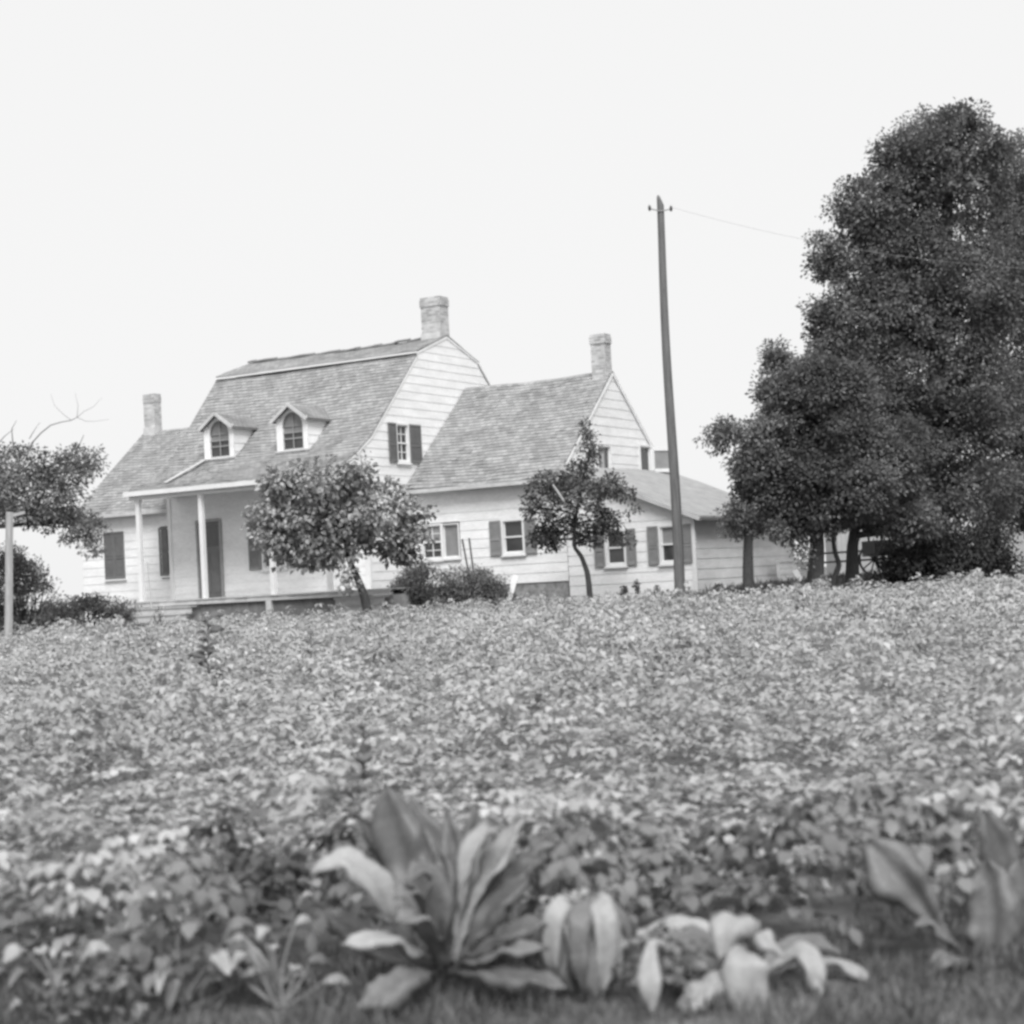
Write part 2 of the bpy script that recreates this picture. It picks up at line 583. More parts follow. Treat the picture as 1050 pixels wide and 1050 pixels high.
def clapboard(name, plane, c, sgn, left, right, z0, z1, openings=(), expo=0.25, butt=0.011, material=None, parent=house, phase=0.0):
    mb = MB()
    brk = {z0, z1}
    zc = z0 - phase
    courses = []
    while zc < z1:
        courses.append(zc)
        if z0 < zc:
            brk.add(round(zc, 4))
        zc = round(zc + expo, 4)
    for p in list(left) + list(right):
        if z0 < p[0] < z1:
            brk.add(round(p[0], 4))
    for o in openings:
        for z in o[2:4]:
            if z0 < z < z1:
                brk.add(round(z, 4))
    brk = sorted(brk)
    for za, zb in zip(brk, brk[1:]):
        if zb - za < 0.0015:
            continue
        mid = (za + zb) / 2
        k = max(q for q in courses if q <= mid + 1e-6)
        oa = butt * (1 - (za - k) / expo) + 0.002
        ob = butt * (1 - (zb - k) / expo) + 0.002
        e = 1e-4
        la, lb = interp(left, za + e, 0), interp(left, zb - e, 0)
        ra, rb = interp(right, za + e, 1), interp(right, zb - e, 1)
        segs = [(la, lb, ra, rb)]
        for o in openings:
            if o[2] <= mid <= o[3]:
                ns = []
                for (a1, a2, b1, b2) in segs:
                    if o[0] > a1 and o[1] < b1:
                        ns += [(a1, a2, o[0], o[0]), (o[1], o[1], b1, b2)]
                    else:
                        ns.append((a1, a2, b1, b2))
                segs = ns
        for (a1, a2, b1, b2) in segs:
            quad(mb, plane, sgn, [PP(plane, c, sgn, a1, za, oa), PP(plane, c, sgn, b1, za, oa), PP(plane, c, sgn, b2, zb, ob), PP(plane, c, sgn, a2, zb, ob)])
            if abs(za - k) < 1e-3:
                quad(mb, plane, sgn, [PP(plane, c, sgn, a1, za, -0.01), PP(plane, c, sgn, b1, za, -0.01), PP(plane, c, sgn, b1, za, oa), PP(plane, c, sgn, a1, za, oa)])
    return mb.build(name, material or M['white'], parent)


def wbox(mb, plane, c, sgn, s0, s1, z0, z1, o0, o1):
    p, q = PP(plane, c, sgn, s0, z0, o0), PP(plane, c, sgn, s1, z1, o1)
    mb.box(p, q)


def window(plane, c, sgn, s0, s1, z0, z1, frame=0.06, rail=True, mun=(1, 0), shut=(), sm='shutter', pane='glass', lower=None, parent=house, name='window', sill=True, top_pane=None, frame_mat='trim'):
    """frame outline s0..s1, z0..z1"""
    mb = MB()
    g_ = 0.003
    wbox(mb, plane, c, sgn, s0 - frame, s0, z0 - frame, z1 + frame, -0.1, 0.045)
    wbox(mb, plane, c, sgn, s1, s1 + frame, z0 - frame, z1 + frame, -0.1, 0.045)
    wbox(mb, plane, c, sgn, s0, s1, z1, z1 + frame, -0.1, 0.043)
    wbox(mb, plane, c, sgn, s0, s1, z0 - frame, z0, -0.1, 0.043)
    w = mb.build(name, M[frame_mat], parent)
    zm = (z0 + z1) / 2
    mb = MB()
    if rail:
        wbox(mb, plane, c, sgn, s0 + g_, s1 - g_, zm - 0.022, zm + 0.022, -0.05, 0.0)
    t = 0.03
    wbox(mb, plane, c, sgn, s0 + g_, s0 + t, z0 + g_, z1 - g_, -0.06, -0.012)
    wbox(mb, plane, c, sgn, s1 - t, s1 - g_, z0 + g_, z1 - g_, -0.06, -0.012)
    wbox(mb, plane, c, sgn, s0 + t, s1 - t, z0 + g_, z0 + t + 0.012, -0.06, -0.013)
    wbox(mb, plane, c, sgn, s0 + t, s1 - t, z1 - t, z1 - g_, -0.06, -0.013)
    for i in range(mun[0]):
        s = s0 + (s1 - s0) * (i + 1) / (mun[0] + 1)
        wbox(mb, plane, c, sgn, s - 0.011, s + 0.011, z0 + t, z1 - t, -0.055, -0.02)
    for i in range(mun[1]):
        for lo, hi in ((z0, zm), (zm, z1)):
            z = lo + (hi - lo) * (i + 1) / (mun[1] + 1)
            wbox(mb, plane, c, sgn, s0 + t, s1 - t, z - 0.011, z + 0.011, -0.056, -0.021)
    mb.build('sash', M[frame_mat], w)
    mb = MB()
    wbox(mb, plane, c, sgn, s0 + 0.01, s1 - 0.01, z0 + 0.01, zm if rail else z1 - 0.01, -0.075, -0.045)
    mb.build('pane', M[lower or pane], w)
    if rail:
        mb = MB()
        wbox(mb, plane, c, sgn, s0 + 0.01, s1 - 0.01, zm + 0.001, z1 - 0.01, -0.07, -0.04)
        mb.build('pane', M[top_pane or pane], w)
    if sill:
        mb = MB()
        wbox(mb, plane, c, sgn, s0 - frame - 0.03, s1 + frame + 0.03, z0 - frame - 0.045, z0 - frame - 0.002, -0.02, 0.08)
        mb.build('sill', M['trim'], w)
    for (a, b_) in shut:
        shutter(plane, c, sgn, a, b_, z0 - 0.05, z1 + 0.04, w, sm)
    return w


def shutter(plane, c, sgn, a, b, z0, z1, parent, sm='shutter'):
    mb = MB()
    t = 0.045
    wbox(mb, plane, c, sgn, a, a + t, z0, z1, 0.03, 0.062)
    wbox(mb, plane, c, sgn, b - t, b, z0, z1, 0.03, 0.062)
    zm = z0 + (z1 - z0) * 0.45
    for q in ((z0, z0 + 0.07), (zm - 0.03, zm + 0.03), (z1 - 0.06, z1)):
        wbox(mb, plane, c, sgn, a + t, b - t, q[0], q[1], 0.031, 0.06)
    z = z0 + 0.07
    while z < z1 - 0.09:
        if not (zm - 0.06 < z < zm + 0.03):
            p = [PP(plane, c, sgn, a + t, z, 0.054), PP(plane, c, sgn, b - t, z, 0.054), PP(plane, c, sgn, b - t, z + 0.045, 0.034), PP(plane, c, sgn, a + t, z + 0.045, 0.034)]
            quad(mb, plane, sgn, p)
        z += 0.04
    wbox(mb, plane, c, sgn, a + t, b - t, z0 + 0.07, z1 - 0.06, 0.022, 0.032)
    mb.build('shutter', M[sm], parent)


def resample(prof, step=0.15):
    out = [prof[0]]
    for (a, b) in zip(prof, prof[1:]):
        L = math.hypot(b[0] - a[0], b[1] - a[1])
        n = max(1, round(L / step))
        out += [(a[0] + (b[0] - a[0]) * i / n, a[1] + (b[1] - a[1]) * i / n) for i in range(1, n + 1)]
    return out


def shingle_roof(name, prof, uL, uR, material, parent=house, along='u', thick=0.05, sag=0.03, seg=0.3, seed=3, butt=0.013, rag=0.006, step=0.15):
    """prof: (v,z) from the eave up to the ridge (and down the far side); uL/uR edge functions of v"""
    rr = random.Random(seed)
    pts = resample(prof, step)
    mb = MB()
    top = max(range(len(pts)), key=lambda i: pts[i][1])

    def P(u, v, z):
        return (u, v, z) if along == 'u' else (v, u, z)
    dist = 0
    nseg = max(2, int((uR(pts[top][0]) - uL(pts[top][0])) / seg))
    sgf = [[rr.gauss(0, 1) for _ in range(nseg + 1)] for _ in range(2)]

    def Z(u01, v, z):
        k = math.sin(math.pi * u01)
        return z - sag * k + 0.012 * math.sin(9 * u01 + v * 1.7) + 0.008 * math.sin(23 * u01 - v * 3.1)
    flip = along != 'u'
    for i in range(len(pts) - 1):
        (va, za), (vb, zb) = pts[i], pts[i + 1]
        L = math.hypot(vb - va, zb - za)
        upw = i < top
        nrm = (-(zb - za) / L, (vb - va) / L)
        if upw:
            oa, ob = butt, 0.002
        else:
            oa, ob = 0.002, butt
        for k in range(nseg):
            q0, q1 = k / nseg, (k + 1) / nseg
            res = []
            for q, (v, z, o) in ((q0, (va, za, oa)), (q1, (va, za, oa)), (q1, (vb, zb, ob)), (q0, (vb, zb, ob))):
                u = uL(v) + (uR(v) - uL(v)) * q
                jt = rr.gauss(0, rag)
                vv = v + nrm[0] * o
                zz = Z(q, v, z) + nrm[1] * o + (jt if o == butt else 0)
                res.append(P(u, vv, zz))
            du0, du1 = uL(va) + (uR(va) - uL(va)) * q0, uL(va) + (uR(va) - uL(va)) * q1
            uv = [(du0, dist), (du1, dist), (du1, dist + L), (du0, dist + L)]
            if flip:
                res, uv = res[::-1], uv[::-1]
            mb.face(res, uv)
            # butt face
            v, z, o = (va, za, oa) if upw else (vb, zb, ob)
            u0_, u1_ = uL(v) + (uR(v) - uL(v)) * q0, uL(v) + (uR(v) - uL(v)) * q1
            f = [P(u0_, v - nrm[0] * 0.005, Z(q0, v, z) - nrm[1] * 0.005), P(u1_, v - nrm[0] * 0.005, Z(q1, v, z) - nrm[1] * 0.005),
                 P(u1_, v + nrm[0] * o, Z(q1, v, z) + nrm[1] * o), P(u0_, v + nrm[0] * o, Z(q0, v, z) + nrm[1] * o)]
            mb.face(f, [(u0_, dist), (u1_, dist), (u1_, dist + 0.01), (u0_, dist + 0.01)])
            # underside
            lo = [P(uL(v_) + (uR(v_) - uL(v_)) * q, v_ - nrm[0] * thick, Z(q, v_, z_) - nrm[1] * thick) for q, v_, z_ in ((q0, va, za), (q0, vb, zb), (q1, vb, zb), (q1, va, za))]
            mb.face(lo if not flip else lo[::-1], [(0.02, 0.02)] * 4)
        for q in (0, 1):
            u_a = uR(va) if q else uL(va)
            u_b = uR(vb) if q else uL(vb)
            f = [P(u_a, va - nrm[0] * thick, Z(q, va, za) - nrm[1] * thick), P(u_b, vb - nrm[0] * thick, Z(q, vb, zb) - nrm[1] * thick),
                 P(u_b, vb + nrm[0] * ob, Z(q, vb, zb) + nrm[1] * ob), P(u_a, va + nrm[0] * oa, Z(q, va, za) + nrm[1] * oa)]
            mb.face(f if q else f[::-1], [(u_a, dist), (u_a, dist + L), (u_a, dist + L), (u_a, dist)])
        dist += L
    for e, i in ((0, 0), (len(pts) - 1, len(pts) - 2)):
        v, z = pts[e]
        (va, za), (vb, zb) = pts[i], pts[i + 1]
        L = math.hypot(vb - va, zb - za)
        nrm = (-(zb - za) / L, (vb - va) / L)
        for k in range(nseg):
            q0, q1 = k / nseg, (k + 1) / nseg
            ua, ub = uL(v) + (uR(v) - uL(v)) * q0, uL(v) + (uR(v) - uL(v)) * q1
            mb.face([P(ua, v - nrm[0] * thick, Z(q0, v, z) - nrm[1] * thick), P(ub, v - nrm[0] * thick, Z(q1, v, z) - nrm[1] * thick), P(ub, v, Z(q1, v, z)), P(ua, v, Z(q0, v, z))], [(0.02, 0.02)] * 4)
    return mb, pts


# main block -----------------------------------------------------------
LOW = [(-0.05, 4.36), (0.8, 4.63), (1.6, 5.02), (2.4, 5.54), (4.93, 8.02)]
mainL = lambda v: -6.9 - 0.55 * min(1, max(0, v / 5.0))
mainR = lambda v: 0.026
mb, _ = shingle_roof('roof', LOW, mainL, mainR, M['shingle'], seed=3, sag=0.03)
mroof = mb.build('roof', M['shingle'], house)
UPR = [(4.83, 8.10), (6.6, 8.70), (8.4, 8.06)]
mb, _ = shingle_roof('roof', UPR, lambda v: -7.4 if v < 8.41 else -7.4, lambda v: 0.03, M['shingle'], seed=4, rag=0.003, sag=0.05, thick=0.03, butt=0.007, seg=0.5)
# ragged ridge shingles
rr = random.Random(11)
u = -7.38
while u < -0.8:
    w = rr.uniform(0.12, 0.3)
    h = rr.choice([0.0, 0.0, 0.01, 0.015, 0.03]) + (0.05 if -1.9 < u < -1.3 else 0)
    zc = 8.70 - 0.05 * math.sin(math.pi * (u + 7.4) / 7.5)
    mb.bar((u, 6.52, zc + h - 0.01), (u + w + 0.01, 6.52, zc + h - 0.01), 0.22, 0.05, (0, -0.32, 1))
    u += w
mb.build('roof', M['shingle'], house)
mb, _ = shingle_roof('roof', [(8.35, 8.0), (10.9, 5.5), (11.7, 5.0)], mainL and (lambda v: -7.4), lambda v: 0.028, M['shingle'], seed=5, step=0.3)
mb.build('roof', M['shingle'], house)
mb = MB()
mb.bar((-7.42, 4.84, 8.035), (0.1, 4.84, 8.035), 0.05, 0.045)
mb.build('trim_board', M['trim'], mroof)
mb = MB()
mb.bar((-5.57, 1.92, 5.265), (-5.95, 0.58, 4.60), 0.12, 0.02, (0, -0.4, 1))
mb.build('flashing', M['tin'], mroof)
# rake boards on the visible gable
mb = MB()
full = LOW[1:] + [(4.94, 8.12), (6.6, 8.72), (8.40, 8.08), (9.2, 7.27), (10.9, 5.52)]
for a_, b_ in zip(full, full[1:]):
    mb.bar((0.022, a_[0], a_[1] - 0.085), (0.022, b_[0], b_[1] - 0.085), 0.012, 0.06)
mb.build('rake_board', M['white'], mroof)
# walls
gl = [(0.5, 2.0), (4.24, 2.0), (4.245, 0.35), (4.45, 0.4), (4.56, 0.8), (4.94, 1.6), (5.45, 2.4), (7.97, 4.93), (8.04, 4.97), (8.66, 6.59)]
gr = [(0.5, 11.2), (5.2, 11.2), (5.42, 10.9), (7.95, 8.42), (8.66, 6.61)]
clapboard('wall', 'u', 0.0, 1, gl, gr, 0.5, 8.66, [(3.60, 4.26, 4.78, 5.93)], 0.245, material=M['white'])
L0 = [(0, -7.1), (9, -7.1)]
clapboard('wall', 'v', 2.0, -1, L0, [(0, 0.0), (9, 0.0)], 0.9, 4.3, [(-6.0, -5.18, 1.0, 3.5), (-3.68, -2.82, 1.95, 3.3)], 0.25)
gl2 = [(0.5, 2.0), (4.4, 2.0), (5.2, 2.1), (7.9, 4.95), (8.56, 6.59)]
clapboard('wall', 'u', -7.1, -1, gl2, gr, 0.5, 8.56, [], 0.25)
mb = MB()
mb.box((-7.1, 11.15, 0.3), (0, 11.2, 5.2))
mb.build('wall', M['white'], house)
for b_ in (((-7.13, 1.965, 0.9), (-7.0, 2.06, 4.24)), ((-0.12, 1.963, 0.9), (0.035, 2.06, 4.24)), ((8.68, 4.13, 0.45), (8.815, 4.2, 2.62)), ((8.76, 11.1, 0.45), (8.815, 11.2, 2.6))):
    mb = MB()
    mb.box(*b_)
    mb.build('corner_board', M['trim'], house)
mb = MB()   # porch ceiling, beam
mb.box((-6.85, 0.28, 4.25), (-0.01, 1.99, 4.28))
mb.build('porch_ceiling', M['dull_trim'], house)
mb = MB()
mb.box((-6.86, 0.06, 4.14), (0.06, 0.24, 4.30))
mb.bar((-6.93, -0.075, 4.31), (0.1, -0.075, 4.31), 0.03, 0.13)
mb.build('porch_beam', M['trim'], house)
for u in (-6.6, -4.3, -1.9, -0.02):
    mb = MB()
    mb.box((u - 0.065, 0.1, 1.25), (u + 0.065, 0.22, 4.14))
    mb.box((u - 0.08, 0.09, 4.07), (u + 0.08, 0.235, 4.138))
    mb.build('porch_post', M['trim'], house)
mb = MB()
nb = 60
for i in range(nb):
    a_ = -7.05 + (1.95 + 7.05) * i / nb
    mb.box((a_, 0.0 + random.uniform(-0.012, 0.012), 1.215), (a_ + 9.0 / nb - 0.008, 1.95, 1.25 + random.uniform(-0.003, 0.003)))
mb.box((-7.05, 0.03, 1.09), (1.95, 0.07, 1.212))
mb.build('porch_floor', M['porch'], house)
mb = MB()
i = 0
u = -4.45
while u < 0.35:
    mb.box((u, 0.12 + 0.006 * (i % 2), 0.3), (u + 0.152, 0.16, 1.088))
    u += 0.155
    i += 1
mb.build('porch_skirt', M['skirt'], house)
mb = MB()
mb.box((-2.1, 0.02, 0.3), (-1.92, 0.2, 1.085))
mb.build('pier', M['plaster'], house)
mb = MB()
mb.box((-7.05, 0.2, 0.2), (1.95, 0.25, 1.08))
mb.box((1.90, 0.25, 0.2), (1.95, 1.95, 1.08))
mb.build('porch_base', M['step'], house)
for (a_, b_) in ((-6.95, -4.5), (0.36, 1.95)):
    for k in range(3):
        mb = MB()
        z = 1.06 - k * 0.19
        y1 = 0.0 - k * 0.24
        mb.box((a_, y1 - 0.25, z - 0.035), (b_, y1 + 0.02, z))
        mb.box((a_ + 0.02, y1 - 0.205, z - 0.185), (b_ - 0.02, y1 - 0.175, z - 0.038))
        mb.build('step', M['step'], house)
# front door
mb = MB()
wbox(mb, 'v', 2.0, -1, -6.06, -5.98, 1.25, 3.52, -0.1, 0.05)
wbox(mb, 'v', 2.0, -1, -5.2, -5.11, 1.25, 3.52, -0.1, 0.05)
wbox(mb, 'v', 2.0, -1, -5.98, -5.2, 3.45, 3.54, -0.1, 0.048)
dr = mb.build('door', M['muntin'], house)
mb = MB()
wbox(mb, 'v', 2.0, -1, -5.975, -5.205, 1.25, 3.447, -0.09, -0.03)
for s0_, s1_ in ((-5.9, -5.63), (-5.55, -5.28)):
    for z0_, z1_ in ((1.4, 2.0), (2.1, 2.6)):
        wbox(mb, 'v', 2.0, -1, s0_, s1_, z0_, z1_, -0.035, -0.018)
mb.build('door_leaf', M['door'], dr)
mb = MB()
wbox(mb, 'v', 2.0, -1, -5.92, -5.26, 2.74, 3.36, -0.06, -0.024)
mb.build('pane', M['glass'], dr)
mb = MB()
wbox(mb, 'v', 2.0, -1, -5.95, -5.92, 2.2, 2.26, -0.03, 0.03)
mb.build('handle', M['metal'], dr)
window('v', 2.0, -1, -3.62, -2.88, 2.02, 3.22, shut=((-4.14, -3.71), (-2.79, -2.36)), sm='shutter_mid')
window('u', 0.0, 1, 3.65, 4.2, 4.84, 5.87, mun=(1, 1), shut=((3.2, 3.585), (4.27, 4.86)), top_pane='glass')


# dormers ----------------------------------------------------------------
def roofz(v):
    for (a_, b_) in zip(LOW, LOW[1:]):
        if a_[0] <= v <= b_[0]:
            return a_[1] + (b_[1] - a_[1]) * (v - a_[0]) / (b_[0] - a_[0])


for (c, sc) in ((-5.04, 1.0), (-2.39, 1.0)):
    h, zb, ze, za = 0.49, 5.24, 6.20, 6.53
    fv = 1.98
    # face with arched opening
    mb = MB()
    wr, zs = 0.355, 5.97      # window half width, spring line
    arch = [(c + wr * math.cos(math.pi * k / 12), zs + wr * 1.12 * math.sin(math.pi * k / 12)) for k in range(13)]
    top = lambda s: ze + (za - ze) * (1 - abs(s - c) / h)
    F2 = lambda s, z: (s, fv, z)
    mb.face([F2(c - h, zb - 0.1), F2(c - wr, zb - 0.1), F2(c - wr, zs), F2(c - h, ze)])
    mb.face([F2(c + wr, zb - 0.1), F2(c + h, zb - 0.1), F2(c + h, ze), F2(c + wr, zs)])
    mb.face([F2(c - wr, zb - 0.1), F2(c + wr, zb - 0.1), F2(c + wr, zb + 0.07), F2(c - wr, zb + 0.07)])
    for k in range(12):
        (s1, z1), (s2, z2) = arch[k], arch[k + 1]
        t1, t2 = c + h * math.cos(math.pi * k / 12), c + h * math.cos(math.pi * (k + 1) / 12)
        mb.face([F2(s1, z1), F2(t1, top(t1)), F2(t2, top(t2)), F2(s2, z2)])
        mb.face([(s1, fv, z1), (s2, fv, z2), (s2, fv + 0.08, z2), (s1, fv + 0.08, z1)])
    for s in (-wr, wr):
        q = [(c + s, fv, zb + 0.07), (c + s, fv, zs), (c + s, fv + 0.08, zs), (c + s, fv + 0.08, zb + 0.07)]
        mb.face(q if s < 0 else q[::-1])
    # cheeks as boards
    for sg in (1, -1):
        z = zb - 0.05
        while z < ze - 0.01:
            zt = min(z + 0.25, ze)
            # v where roof reaches z
            def vroof(zz):
                v = 1.6
                while roofz(v) < zz and v < 4.8:
                    v += 0.02
                return v
            v1, v2 = vroof(z) + 0.05, vroof(zt) + 0.05
            us = c + sg * h
            f = [(us + sg * 0.022, fv, z), (us + sg * 0.022, v1, z), (us + sg * 0.003, v2, zt), (us + sg * 0.003, fv, zt)]
            mb.face(f if sg > 0 else f[::-1])
            f = [(us, fv, z), (us + sg * 0.022, fv, z), (us + sg * 0.022, v1, z), (us, v1, z)]
            mb.face(f)
            z = zt
    d = mb.build('dormer', M['white'], house)
    mb = MB()
    for sg in (-1, 1):
        m2 = MB()
        m2.bar((c + sg * h, fv - 0.02, zb - 0.06), (c + sg * h, fv - 0.02, ze + 0.02), 0.04, 0.1, (1, 0, 0))
        m2.build('corner_board', M['white'], d)
    mb.bar((c - h - 0.1, fv - 0.04, zb + 0.02), (c + h + 0.1, fv - 0.04, zb + 0.02), 0.09, 0.05)
    mb.build('sill', M['dull_trim'], d)
    # roof
    oh = 0.14
    sl_ = (za - ze) / h
    for sg in (1, -1):
        pass
    mb = MB()
    vr = 3.62
    ze2 = za - sl_ * (h + oh) + 0.03
    za2 = za + 0.05
    nstep = 6
    for sg in (1, -1):
        for k in range(nstep):
            q0, q1 = k / nstep, (k + 1) / nstep
            sa, sb = c + sg * (h + oh) * (1 - q0), c + sg * (h + oh) * (1 - q1)
            zA, zB = ze2 + (za2 - ze2) * q0, ze2 + (za2 - ze2) * q1
            vA, vB = 3.02 + 0.7 * q0, 3.02 + 0.7 * q1
            bu = 0.016
            f = [(sa, fv - 0.16, zA + bu), (sa, vA, zA + bu), (sb, vB, zB), (sb, fv - 0.16, zB)]
            mb.face(f if sg > 0 else f[::-1], [(fv, q0), (vA, q0), (vB, q1), (fv, q1)])
            f = [(sa, fv - 0.16, zA - 0.05), (sb, fv - 0.16, zB - 0.05), (sb, vB, zB - 0.05), (sa, vA, zA - 0.05)]
            mb.face(f if sg > 0 else f[::-1], [(0, 0)] * 4)
            f = [(sa, fv - 0.16, zA - 0.0), (sa, vA, zA - 0.0), (sa, vA, zA + bu), (sa, fv - 0.16, zA + bu)]
            mb.face(f, [(0, 0)] * 4)
        se = c + sg * (h + oh)
        mb.face([(se, fv - 0.16, ze2 - 0.05), (se, 3.02, ze2 - 0.05), (se, 3.02, ze2 + 0.016), (se, fv - 0.16, ze2 + 0.016)], [(0, 0)] * 4)
    mb.build('roof', M['shingle_dark'], d)
    mb = MB()
    for sg in (1, -1):
        mb.bar((c + sg * (h + oh), fv - 0.175, ze2 - 0.03), (c + sg * 0.008, fv - 0.175, za2 - 0.02), 0.03, 0.09)
    mb.build('rake_board', M['dull_trim'], d)
    # window: frame arcs, pane, muntins
    mb = MB()
    for k in range(12):
        (s1, z1), (s2, z2) = arch[k], arch[k + 1]
        mb.bar((s1, fv + 0.03, z1 - 0.01), (s2, fv + 0.03, z2 - 0.01), 0.04, 0.035, (0, 0, 1) if 2 < k < 9 else (1, 0, 0))
    mb.bar((c, fv + 0.04, zb + 0.08), (c, fv + 0.04, zs + wr), 0.025, 0.028, (1, 0, 0))
    for z in (zb + 0.08, zb + 0.38, zb + 0.55, zs):
        mb.bar((c - wr, fv + 0.045, z), (c + wr, fv + 0.045, z), 0.025, 0.035 if z < zs else 0.02)
    w = mb.build('window', M['muntin'], d)
    mb = MB()
    mb.face([(c - wr, fv + 0.07, zb + 0.05), (c + wr, fv + 0.07, zb + 0.05), (c + wr, fv + 0.07, zb + 0.55), (c - wr, fv + 0.07, zb + 0.55)])
    mb.build('pane', M['glass'], w)
    mb = MB()
    mb.face([(c - wr, fv + 0.07, zb + 0.551), (c + wr, fv + 0.07, zb + 0.551)] + [(s, fv + 0.07, z) for s, z in arch])
    mb.build('pane', M['shutter_mid'], w)


# chimneys ------------------------------------------------------------
def chimney(u0_, u1_, v0_, v1_, zb, zt, cap=0.05, base_z=None):
    mb = MB()
    mb.box((u0_, v0_, zb), (u1_, v1_, zt - 0.28))
    mb.box((u0_ - cap, v0_ - cap, zt - 0.28), (u1_ + cap, v1_ + cap, zt - 0.08))
    mb.box((u0_ - cap * 0.3, v0_ - cap * 0.3, zt - 0.08), (u1_ + cap * 0.3, v1_ + cap * 0.3, zt))
    o = mb.build('chimney', M['brick'], house)
    if base_z:
        mb = MB()
        mb.box((u0_ - 0.03, v0_ - 0.03, zb), (u1_ - 0.03, v1_ + 0.03, base_z))
        mb.build('plaster_collar', M['plaster'], o)
    mb = MB()
    mb.box((u0_ + 0.12, v0_ + 0.12, zt + 0.002), (u1_ - 0.12, v1_ - 0.12, zt + 0.012))
    mb.build('flue', M['skirt'], o)
    return o


chimney(-0.72, -0.05, 6.4, 6.88, 8.0, 9.88, 0.025, 8.80)
chimney(4.5, 4.96, 7.22, 7.6, 6.5, 8.24, 0.025)
chimney(-10.82, -10.36, 5.3, 5.62, 6.1, 7.92, 0.012, 6.85)

# left wing -----------------------------------------------------------
mb, _ = shingle_roof('roof', [(2.0, 3.98), (5.5, 6.76), (9.0, 4.0)], lambda v: -10.95, lambda v: -7.0, M['shingle'], seed=8, sag=0.04)
lr = mb.build('roof', M['shingle'], house)
mb = MB()
mb.bar((-10.97, 1.98, 3.90), (-7.12, 1.98, 3.90), 0.04, 0.12)
mb.build('eave_board', M['dull_trim'], lr)
LS = [(0, -10.87), (9, -10.87)]
clapboard('wall', 'v', 2.3, -1, LS, [(0, -7.12), (9, -7.12)], 0.6, 4.08, [(-7.7, -7.13, 1.9, 3.45)], 0.25)
gl3 = [(0.5, 2.3), (4.1, 2.3), (6.68, 5.48)]
gr3 = [(0.5, 8.7), (4.1, 8.7), (6.68, 5.52)]
clapboard('wall', 'u', -10.87, -1, gl3, gr3, 0.5, 6.66, [], 0.25)
mb = MB()
mb.box((-10.87, 8.66, 0.3), (-7.1, 8.7, 4.05))
mb.build('wall', M['white'], house)
# closed shutters of the wing windows
w = window('v', 2.3, -1, -9.90, -9.16, 2.0, 3.38, mun=(0, 0), frame=0.03)
shutter('v', 2.3, -1, -9.93, -9.535, 1.97, 3.41, w, 'shutter')
shutter('v', 2.3, -1, -9.525, -9.13, 1.97, 3.41, w, 'shutter')
w = window('v', 2.3, -1, -7.66, -7.2, 2.0, 3.38, mun=(0, 0), frame=0.03)
shutter('v', 2.3, -1, -7.74, -7.42, 1.98, 3.42, w, 'shutter')

# right wing ----------------------------------------------------------
WP = [(3.86, 4.02), (7.5, 7.17), (11.1, 4.05)]
mb, _ = shingle_roof('roof', WP, lambda v: 0.03, lambda v: 5.028, M['shingle'], seed=9, sag=0.03)
wr_ = mb.build('roof', M['shingle'], house)
mb = MB()
mb.bar((0.04, 3.85, 3.935), (5.08, 3.85, 3.935), 0.04, 0.11)
mb.build('eave_board', M['dull_trim'], wr_)
mb = MB()
for a_, b_ in zip(WP, WP[1:]):
    mb.bar((5.035, a_[0], a_[1] - 0.1), (5.035, b_[0], b_[1] - 0.1), 0.016, 0.08)
mb.build('rake_board', M['white'], wr_)
clapboard('wall', 'v', 4.2, -1, [(0, 0.03), (9, 0.03)], [(0, 5.0), (9, 5.0)], 1.19, 4.2, [(0.3, 1.62, 1.95, 3.02), (2.98, 3.70, 1.98, 2.98)], 0.26)
gl4 = [(0.5, 4.2), (4.18, 4.2), (7.07, 7.48)]
gr4 = [(0.5, 10.9), (4.1, 10.9), (7.07, 7.52)]
clapboard('wall', 'u', 5.0, 1, gl4, gr4, 0.5, 7.06, [(6.22, 7.12, 4.2, 5.0), (8.95, 9.8, 4.2, 5.1)], 0.265)
mb = MB()
mb.box((0, 10.86, 0.3), (5.0, 10.9, 4.05))
mb.build('wall', M['white'], house)
mb = MB()
mb.box((0.02, 4.215, 0.2), (4.98, 4.5, 1.185))
mb.build('foundation', M['stone'], house)
# windows of the wing
w = window('v', 4.2, -1, 0.36, 0.98, 2.02, 2.95, mun=(1, 1), frame=0.05, pane='glass', top_pane='curtain')
w = window('v', 4.2, -1, 1.06, 1.56, 2.02, 2.95, mun=(0, 0), frame=0.03, rail=False, pane='shutter_mid', frame_mat='trim')
window('v', 4.2, -1, 3.04, 3.64, 2.04, 2.92, mun=(0, 0), shut=((2.6, 2.95), (3.73, 4.08)), sm='shutter_mid')
window('u', 5.0, 1, 6.28, 7.06, 4.26, 4.94, mun=(1, 0), frame=0.04, rail=False, pane='glass', sill=False)
mb = MB()
wbox(mb, 'u', 5.0, 1, 6.5, 6.8, 4.3, 4.92, -0.04, -0.03)
mb.build('curtain', M['curtain'], house)
w = window('u', 5.0, 1, 9.02, 9.72, 4.27, 5.04, mun=(0, 0), frame=0.06, rail=False, sill=True)
